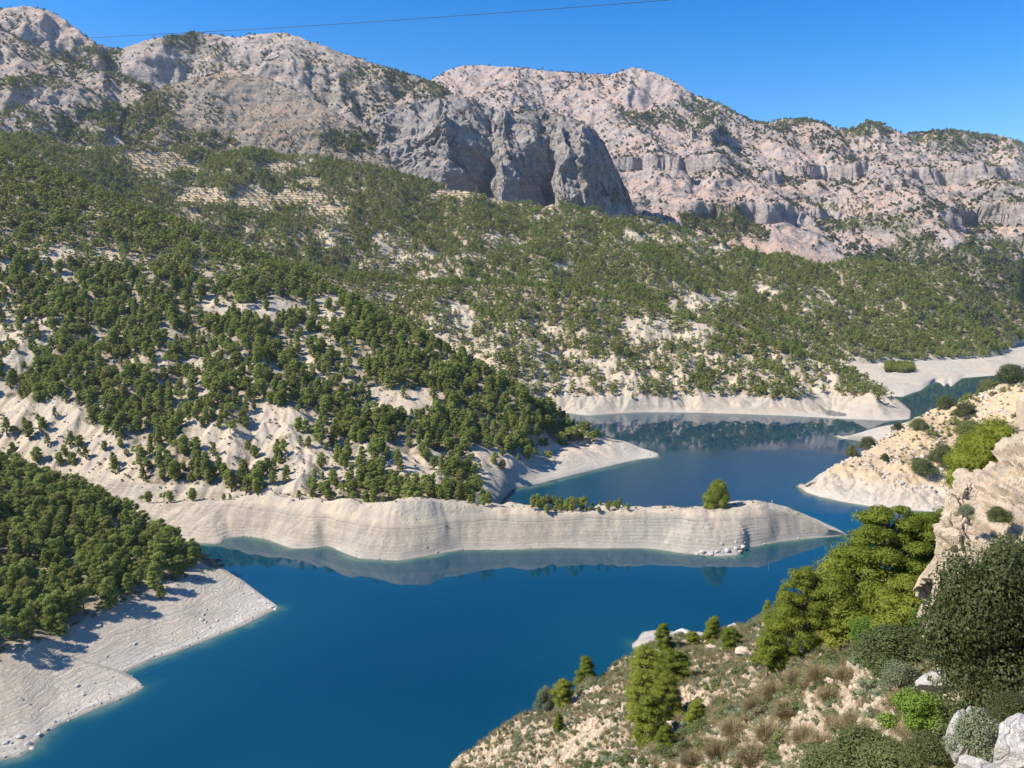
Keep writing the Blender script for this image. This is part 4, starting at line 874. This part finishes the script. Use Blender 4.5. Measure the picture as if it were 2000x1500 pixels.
# pines of the near hillside
BIGP = [pine_crown(200, 84, 330, .0125, 0, .28, .66), pine_crown(201, 66, 320, .0135, 0, .28, .70), pine_crown(202, 46, 230, .019, 1, .32), pine_crown(203, 50, 230, .017, 0, .3, .8)]
BIGT = [(np_mesh('crown', *c, False, M_pineN), np_mesh('trunk', *t, False, M_bark)) for c, t in BIGP]
NEARP = [ # base px, base py, top py, kind, width factor, label, (distance or None)
    (1722,1262,992,0,1.05,'largest bright green pine rising beside the tan rock outcrop',62),
    (1640,1270,1080,3,1.1,'bright pine pressed against the left side of the largest pine',60),
    (1800,1185,1002,1,1.25,'bright green pine squeezed between the largest pine and the rock outcrop',70),
    (1772,1290,1130,3,1.3,'low spreading bright pine in front of the rock outcrop',50),
    (1567,1262,1108,1,1.0,'yellow-green pine second left of the largest pine',75),
    (1530,1310,1180,3,1.0,'smaller yellow-green pine at the foot of its taller neighbour',72),
    (1498,1312,1210,2,1.0,'low dark pine left of the two yellow-green pines',78),
    (1393,1262,1203,2,1.1,'upright small pine on the rim beside the white rocks',None),
    (1297,1272,1217,2,1.05,'small pointed pine on the rim directly behind the pine clump',None),
    (1262,1352,1262,3,1.1,'upper left pine of the clump on the near slope',None),
    (1312,1345,1268,3,1.25,'upper right pine of the clump on the near slope',None),
    (1258,1420,1310,3,1.0,'left pine in the heart of the clump on the near slope',None),
    (1300,1415,1320,1,.95,'pine with open crown in the heart of the near clump',None),
    (1270,1462,1355,2,1.1,'lower left pine of the clump, leaning over bare soil',None),
    (1300,1474,1412,2,1.15,'small bright pine at the bottom of the near clump',None),
    (1362,1430,1362,2,1.1,'small lone pine right of the near pine clump',None),
    (1145,1347,1284,2,1.15,'lone pointed pine on the rim above the deep blue water',None),
    (1101,1384,1327,3,1.1,'rounded little pine on the rim next to the grey bush',None),
    (1091,1427,1393,2,1.1,'tiny pine on bare soil below the rim',None),
    (1523,1180,1140,2,.95,'thin bluish pine on the rim left of the bright pines',None),
    (1497,1205,1172,2,1.0,'very small bluish pine on the rim at the end of the scrub',None),
    (1350,1262,1232,3,1.3,'small dense pine between two upright pines on the rim',None),
    (1425,1275,1225,3,1.2,'bushy young pine half hidden in green scrub on the rim',None)]
for bx, by, ty, k, wd, lab, dist in NEARP:
    if dist: q_ = P(bx, by, dist); g = hit(near, bx, by); p = np.array([q_[0]*q_[1], q_[1], q_[2]]); p = g if abs(g[1]-dist) < 25 else p
    else: p = hit(near, bx, by)
    hh = (by-ty)*m_per_px(p)/cp*1.08; r_ = pine_thing(k, p-[0, 0, .2], hh, k*1.7+bx*.01, lab, 'pines of the near hillside', BIGT, wd*1.02)
# broadleaf bushes, hand placed
STRAWX = np_mesh('foliage', *twig_mesh(321, 500, .5, .008, .95, .5), False, M_dry)
def leafy(seed, ncl, ncard, size, mat, flat, name='foliage', asp=.55, core=True): return np_mesh(name, *bush_mesh(seed, ncl, ncard, size, flat, asp, core), False, mat)
OAKM = leafy(301, 46, 1300, .0115, M_oak, 1.25, core=False); OAK2 = leafy(302, 26, 800, .016, M_oak, 1.0, core=False)
GREYB = leafy(303, 24, 560, .021, M_grey, 1.0, core=False); LIMEB = leafy(304, 20, 480, .024, M_lime, 1.0, core=False); PINEB = leafy(305, 30, 700, .02, M_pineN, 1.0, asp=.25)
GRNB = leafy(306, 24, 560, .020, M_scrub, .9, core=False); OAK3 = leafy(307, 24, 500, .021, M_oak, .9, core=False)
STRAWB = np_mesh('foliage', *join([twig_mesh(320, 1500, .5, .004, .95, .5), bush_mesh(321, 14, 160, .018, .75, .35, core=False)]), False, M_dry)
STEMS = np_mesh('stems', *twig_mesh(310, 60, .36, .008, .8, .2), False, M_twig)
def bush(px, py, w_px, h_px, me, label, dist=None, group=None, name='bush', sheet=None):
    if dist: q_ = P(px, py, dist); p = np.array([q_[0]*q_[1], q_[1], q_[2]])
    else: p = hit(sheet or near, px, py)
    mp = m_per_px(p); r_ = empty(name, p); r_.scale = (w_px*mp, w_px*mp, h_px*mp); r_.rotation_euler = (0, 0, px*.37); tag(r_, label, 'bush', group)
    link('foliage', me, r_); link('stems', STEMS, r_)
for a in [(1925,1395,275,350,OAKM,'huge dark green holm oak filling the lower right edge',19), (2010,1300,240,270,OAKM,'second dark oak cut off by the right picture edge',20),
          (1868,1235,105,95,OAK2,'dark leafy bush between the rock outcrop and the huge oak',26),
          (1745,1305,150,95,GRNB,'mid green bush below the largest pine',38), (1762,1345,90,60,GREYB,'dull grey-green bush under the mid green bush',34),
          (1792,1430,115,100,LIMEB,'fresh yellow-green leafy bush in front of the huge oak',22), (1815,1490,110,70,OAK3,'dark bush at the foot of the fresh yellow-green bush',18),
          (1902,1475,95,110,GREYB,'pale grey-green bush growing against the grey slab',13.5), (1690,1505,150,100,OAK3,'wide dark green bush at the bottom edge',26),
          (1620,1520,120,80,GRNB,'olive green bush at the bottom edge left of the wide dark one',30), (1745,1530,150,90,GRNB,'olive bush in the bottom edge thicket',20),
          (1925,950,135,150,PINEB,'large yellow-green bush crowning the rock outcrop',40), (1893,925,90,90,PINEB,'yellow-green bush at the left rim of the outcrop crown',42),
          (1950,880,90,70,GRNB,'mid green bush above the yellow-green crown bushes',46), (1900,860,80,45,GRNB,'low green bush highest on the outcrop',60),
          (1885,1240,80,60,GREYB,'grey scrub bush at the foot of the outcrop',29),
          (1700,1245,90,40,LIMEB,'low lime green bush between pine trunks',55), (1805,1235,70,55,LIMEB,'lime green bush below the outcrop wall',40),
          (1885,1010,36,30,GREYB,'grey shrub growing in a crack high on the rock outcrop',33),(1950,1020,50,36,GRNB,'green shrub growing on the face of the rock outcrop',32),(1868,1080,30,24,STRAWX,'dry shrub clinging to the left face of the outcrop',33.5),
          (1985,1400,110,50,OAK3,'low dark bush above the pale corner block',14)]:
    bush(a[0], a[1], a[2], a[3], a[4], a[5], a[6], 'bushes of the near hillside')
for a in [(1560,1345,80,50),(1515,1370,85,50),(1600,1330,75,42),(1480,1400,80,50),(1540,1405,90,52),(1620,1375,70,42),(1500,1450,85,55),(1430,1440,70,45),(1570,1460,80,60),(1650,1330,60,36),(1400,1490,80,55),(1470,1500,90,60),(1665,1420,60,40),(1350,1500,70,45)]:
    pos_ = ('above' if a[1] < 1400 else 'among')+(' pale rocks below the bright pines' if a[0] > 1500 else ' bare soil right of the near pine clump')
    bush(*a, STRAWB, 'wide straw-coloured dry bush '+pos_, None, 'large straw-coloured bushes '+pos_)
for a in [(1065,1386,48,55,GREYB,'grey round bush on the rim beside the rounded little pine'), (1400,991,56,62,PINEB,'lone round bush on the crest of the bare spit')]:
    bush(*a, sheet=(bench if a[1] < 1000 else near))
# scattered shrubs of the near hillside
DRYB = [np_mesh('shrub', *join([twig_mesh(330+i, 240, .55, .006, 1.0, .45), bush_mesh(340+i, 6, 70, .03, .8, .4, core=False)]), False, M_dry) for i in range(3)]
OLB = [np_mesh('shrub', *bush_mesh(350+i, 10, 110, .045, .8, .45), False, M_scrub) for i in range(3)]
GRB = [np_mesh('shrub', *join([bush_mesh(360+i, 9, 110, .042, .8, .4), twig_mesh(365+i, 60, .5, .005, .9, .5)]), False, M_grey) for i in range(3)]
OKB = [np_mesh('shrub', *bush_mesh(370+i, 10, 110, .045, .85, .5), False, M_oak) for i in range(2)]
KIND = [(DRYB, 'straw-coloured dry shrub'), (OLB, 'olive green rounded shrub'), (GRB, 'grey-green twiggy shrub'), (OKB, 'dark green leathery shrub')]
def place_words(x, y):
    if y > 1420: v_ = 'along the bottom edge'
    elif y > 1330: v_ = 'halfway up the near slope'
    elif y > 1240: v_ = 'on the upper near slope'
    else: v_ = 'on the crest of the near hillside'
    u_ = 'left of the pine clump' if x < 1230 else 'beside the pine clump' if x < 1420 else 'below the bright pines' if x < 1620 else 'near the huge oak'
    return v_+' '+u_
rs = np.random.default_rng(77)
dens = (near.T > .8)*(near.T < 4.02)*(.25+.9*(fbm(near.X/11, near.Y/11, 3, 99) > -.05))
dens = dens*(1-.85*np.exp(-(((near.px-1130)/110)**2+((near.py-1450)/60)**2)))
dens = np.clip(dens+.8*np.exp(-((near.T-4)/.12)**2)*(near.T < 4.02), 0, 1)
p, nn = plant(near, dens*(.55+.6*(near.px > 1330)), 1.6, 500, 4.02, (840, 2060, 1050, 1530)); pxx, pyy = proj(p[:, 0], p[:, 1], p[:, 2])
sz = rs.uniform(.45, 1, len(p))**1.5*(1.2+p[:, 1]/80); k = thin(p[:, :2] if False else p, .9); p, sz, pxx, pyy = p[k], sz[k], pxx[k], pyy[k]
scor = sz/np.array([m_per_px(q) for q in p]); hide = (pyy > 1150) & (pxx < 1990); od = np.argsort(-scor*hide)[:270]
for j in od:
    c = rs.choice(4, p=[.42, .26, .22, .10] if pxx[j] > 1350 else [.2, .42, .28, .10]); ms, wd = KIND[c]
    o = link('shrub', ms[int(rs.integers(0, len(ms)))]); s_ = float(sz[j]); o.location = p[j]-[0, 0, .05]; o.scale = (s_*1.25, s_*1.25, s_*float(rs.uniform(.7, 1))); o.rotation_euler = (0, 0, float(rs.uniform(0, 6.28)))
    pw = place_words(pxx[j], pyy[j]); tag(o, wd+' '+pw, 'shrub', wd.split()[0]+' shrubs '+pw)
m_ = np.ones(len(p), bool); m_[od] = False
p2, _ = plant(near, dens*(.6+.8*(near.px > 1400)), 3.2, 501, 4.02, (840, 2060, 1050, 1530)); p2 = np.concatenate([p[m_], p2[thin(p2, .6)]])
GT = [np_mesh('grass_tuft', *twig_mesh(380+i, 70, .5, .008, 1.0, .4), False, M_dry) for i in range(3)]
SM = [np_mesh('low_scrub', *bush_mesh(385+i, 5, 40, .07, .8, .45, core=False), False, [M_scrub, M_grey, M_scrub][i]) for i in range(3)]
scatter('dry_grass', p2, None, rs.uniform(.35, 1.0, len(p2))*(.8+p2[:, 1]/130), GT+SM[:2], 'straw-coloured grass and low scrub all over the near hillside', 'grass', 11, wide=1.0)
p3, _ = plant(near, (near.T > .5)*(near.T < 4.0)*(.3+.7*(fbm(near.X/9, near.Y/9, 3, 98) > .08)), 4.0, 502, 4.02, (840, 2060, 1050, 1530))
scatter('loose_stones', p3, None, rs.uniform(.06, .42, len(p3))**1.3*(.6+p3[:, 1]/120), [np_mesh('stone', *rock_mesh(740+i, ICO2, 11, .03, (1, .9, .6)), False, M_rock) for i in range(4)], 'loose tan stones lying over the near hillside', 'stones', 12, tilt=.3)
# rocks on the near hillside one can tell apart
pr, _ = plant(near, (near.T > .8)*(near.T < 4.0)*(fbm(near.X/14, near.Y/14, 3, 97) > .1).astype(float), .030, 503, 4.02, (880, 1950, 1150, 1500)); prx, pry = proj(pr[:, 0], pr[:, 1], pr[:, 2])
for j in range(min(60, len(pr))):
    s_ = float(rs.uniform(.35, 1.0)*(.6+pr[j, 1]/110)); pw = place_words(prx[j], pry[j])
    thing_mesh('rock', ROCK[j % 6], pr[j], (s_*1.3, s_, s_*.75), float(rs.uniform(0, 6.28)), 'tan limestone rock '+pw, 'rock', 'tan rocks '+pw, float(rs.normal(0, .25)))
for px, py, sc, lab in [(1345,1238,(4.2,2.4,2.2),'white rounded boulder on the rim right of the small pointed pine'), (1372,1240,(3,2,1.4),'flat white boulder next to the rounded one on the rim'),
        (1428,1222,(2.6,1.8,1.4),'pale boulder on the rim right of the upright small pine'), (912,1500,(3,2,1.6),'white rock at the lowest visible end of the near rim')]:
    g = hit(near, px, py); thing_mesh('boulder', ROCKG[int(px) % 4], g, sc, px*.1, lab, 'boulder')
# boulders and driftwood on the drawn-down shores
STONE = [np_mesh('boulder', *rock_mesh(760+i, ICO2, 11, .05, (1, .85, .65)), False, M_stone) for i in range(5)]
def shore_boulders(h, spots, where, group):
    for px, py, s_ in spots:
        g = hit(h, px, py, 6); thing_mesh('boulder', STONE[int(px+py) % 5], g, (s_*1.2, s_, s_*.8), px*.7, where, 'boulder', group)
shore_boulders(lobe, [(150,1340,1.3),(163,1357,1.0)], 'small grey boulder alone on the smooth lower lobe of the left shore', 'boulders on the smooth lobe')
shore_boulders(pen, [(168,1262,1.1),(208,1282,.9),(257,1190,1.4),(250,1205,1.3),(243,1198,1.6),(263,1258,1.2),(370,1153,2.2),(365,1160,1.6),(376,1158,1.8),(192,1222,1.6),(133,1264,1.0),(425,1212,1.0)], 'grey boulder on the banded shore at the lower left', 'boulders on the lower left shore')
shore_boulders(pen, [(398,1200,1.3),(402,1215,1.1),(394,1210,1.5),(401,1192,1.2),(408,1226,1.0),(530,1186,1.8),(537,1190,1.4),(520,1178,1.2),(490,1160,1.1),(505,1168,1.0)], 'broken boulder in the rubble near the point of the lower left shore', 'rubble near the point of the left shore')
shore_boulders(lobe, [(40,1440,1.8),(55,1452,1.4),(75,1436,1.5),(62,1462,1.2),(10,1450,1.3),(90,1425,1.1)], 'dark wet boulder at the waterline of the lower left shore', 'boulders at the left waterline')
shore_boulders(bench, [(1372,1078,2.2),(1388,1080,2.6),(1402,1076,2.0),(1420,1074,2.4),(1436,1070,2.0),(1450,1068,2.6),(1445,1076,1.8),(1360,1082,1.4),(1410,1062,1.6),(1438,1058,1.3)], 'rough grey boulder at the waterline of the bare spit', 'boulders at the waterline of the spit')
shore_boulders(ridge, [(1262,886,3.0),(1254,884,2.2),(1268,889,2.0)], 'dark boulder at the tip of the white beach', 'boulders at the tip of the white beach')
# small stones along the waterlines
A = []
for h, zt, n in ((lobe, 1.0, .10), (pen, 1.0, .08), (bench, 1.4, .05), (prom, 2.5, .06)):
    p, _ = plant(h, ((h.Z > -.2)*(h.Z < zt)).astype(float), n, 510+len(A)); A.append(p)
    p, _ = plant(h, ((h.Z > 1)*(h.Z < 14)*(fbm(h.X/9, h.Y/9, 3, 96) > .22)).astype(float), n*.45, 520+len(A)); A.append(p)
p = np.concatenate(A); scatter('shore_stones', p, None, rs.uniform(.15, .8, len(p))**1.4*1.2, STONE[:4], 'small grey stones along the waterlines', 'stones', 13, tilt=.4)
p, _ = plant(prom, (prom.Z > 10).astype(float)*(fbm(prom.X/16, prom.Y/16, 3, 94) > -.05), .05, 530)
scatter('promontory_rocks', p, None, rs.uniform(.5, 2.6, len(p)), STONE[:2]+ROCK[:3], 'broken tan rocks covering the promontory', 'rocks', 14, tilt=.4)
for px, py, wp, hp, me, lab in [(1682,862,26,22,OAK3,'dark round bush on the left crest of the rocky promontory'),(1660,885,18,20,GRNB,'small bush beside the shore of the rocky promontory'),(1905,905,0,0,None,''),
        (1845,795,30,20,OAK3,'dark bush group high on the promontory crest'),(1795,838,28,18,GRNB,'green bush on the promontory crest above the rocks'),(1800,925,46,26,GRNB,'green bush low on the promontory slope'),(1840,905,40,34,OAK3,'dark bush half way up the promontory slope'),
        (1752,838,18,13,OAK3,'small dark bush at the skyline of the promontory'),(1728,898,14,12,OAK3,'tiny dark bush among rocks of the promontory'),(1935,775,46,30,GRNB,'wide dark bush beside the upper right edge'),(1972,750,44,34,GRNB,'green bush at the upper right rim'),(1885,812,34,22,OAK3,'dark bush above the yellow-green crown bush')]:
    if me: bush(px, py, wp*1.3, hp*1.4, me, lab, sheet=prom)
p, _ = plant(prom, sstep(.2, .6, fbm(prom.X/25, prom.Y/25, 2, 93)+.3)*(prom.px > 1800)*(prom.T > 3.55)*(prom.T < 4.3), .03, 531)
scatter('promontory_pines', p, None, rs.uniform(3, 6.5, len(p)), LOWJ, 'small pines along the upper right crest', 'pine wood', 15, wide=1.1)
# white post on the spit
g = hit(bench, 1506, 992, 5); r_ = empty('marker_post', g); tag(r_, 'thin white marker post standing on the end of the spit', 'post')
def cyl(name, r0, r1, z0, z1, mat, parent, k=10):
    v, f = tube([(0, 0, z0), (0, 0, z1)], [r0, r1], k); o = link(name, np_mesh(name, v, f, True, mat), parent); return o
M_white = simple('white_paint', (.75, .75, .73), (.62, .62, .6), 6, .6, .1)
cyl('post', .16, .14, -.3, 5.6, M_white, r_); cyl('cap', .3, .22, 5.6, 5.9, M_white, r_)
# overhead cable from beyond the left mountain shoulder to a mast above and behind the right edge
def cable():
    A_ = np.array(P(-420, 118, 900)); B_ = np.array(P(2500, -260, 120)); a = np.array([A_[0]*A_[1], A_[1], A_[2]]); b = np.array([B_[0]*B_[1], B_[1], B_[2]])
    targets = [(-420,100,420),(0,86,385),(190,72,365),(500,58,332),(800,38,300),(1100,16,270),(1330,-1,248),(1700,-34,215),(2500,-120,160)]
    pts = [np.array([q[0]*q[1], q[1], q[2]]) for q in (P(*t) for t in targets)]
    P0 = np.array(pts); t = np.linspace(0, len(P0)-1, 160); i = np.arange(len(P0))
    c = np.stack([gsm(np.interp(t, i, P0[:, k]), 10, 0) for k in range(3)], 1)
    v, f = tube(c, [.085]*len(c), 6); m = simple('cable_sheath', (.02, .02, .022), (.035, .035, .04), 3, .6, 0)
    o = link('overhead_cable', np_mesh('overhead_cable', v, f, True, m)); tag(o, 'thin black overhead cable crossing the blue sky above the mountains', 'cable')
cable()
# air
HAZE = 0.000024
if HAZE:
    B = np.array([[h.P[..., k].min() for k in range(3)]+[h.P[..., k].max() for k in range(3)] for h in SHEETS.values()]); lo, hi = B[:, :3].min(0)-60, B[:, 3:].max(0)+60
    lo[2] = -64; lo[0] = min(lo[0], -3700); hi[0] = max(hi[0], 3700); lo[1] = min(lo[1], -200)
    v = np.array([(x, y, z) for z in (lo[2], hi[2]) for y in (lo[1], hi[1]) for x in (lo[0], hi[0])], float)
    f = np.array([(0, 2, 3, 1), (4, 5, 7, 6), (0, 1, 5, 4), (2, 6, 7, 3), (0, 4, 6, 2), (1, 3, 7, 5)])
    m = bpy.data.materials.new('air'); m.use_nodes = True; m.node_tree.nodes.clear(); o_ = m.node_tree.nodes.new('ShaderNodeOutputMaterial')
    vv = m.node_tree.nodes.new('ShaderNodeVolumePrincipled'); vv.inputs['Density'].default_value = HAZE; vv.inputs['Color'].default_value = (.72, .82, 1, 1); vv.inputs['Anisotropy'].default_value = .2
    m.node_tree.links.new(vv.outputs[0], o_.inputs['Volume'])
    o = link('haze', np_mesh('haze', v, f, False, m)); tag(o, 'thin blue haze over the valley', 'haze', kind='stuff')
print('done', round(time.time()-T0, 1), 'tris', sum(len(o.data.polygons)*2 for o in bpy.data.objects if o.type == 'MESH' and o.users_collection)/1e6)
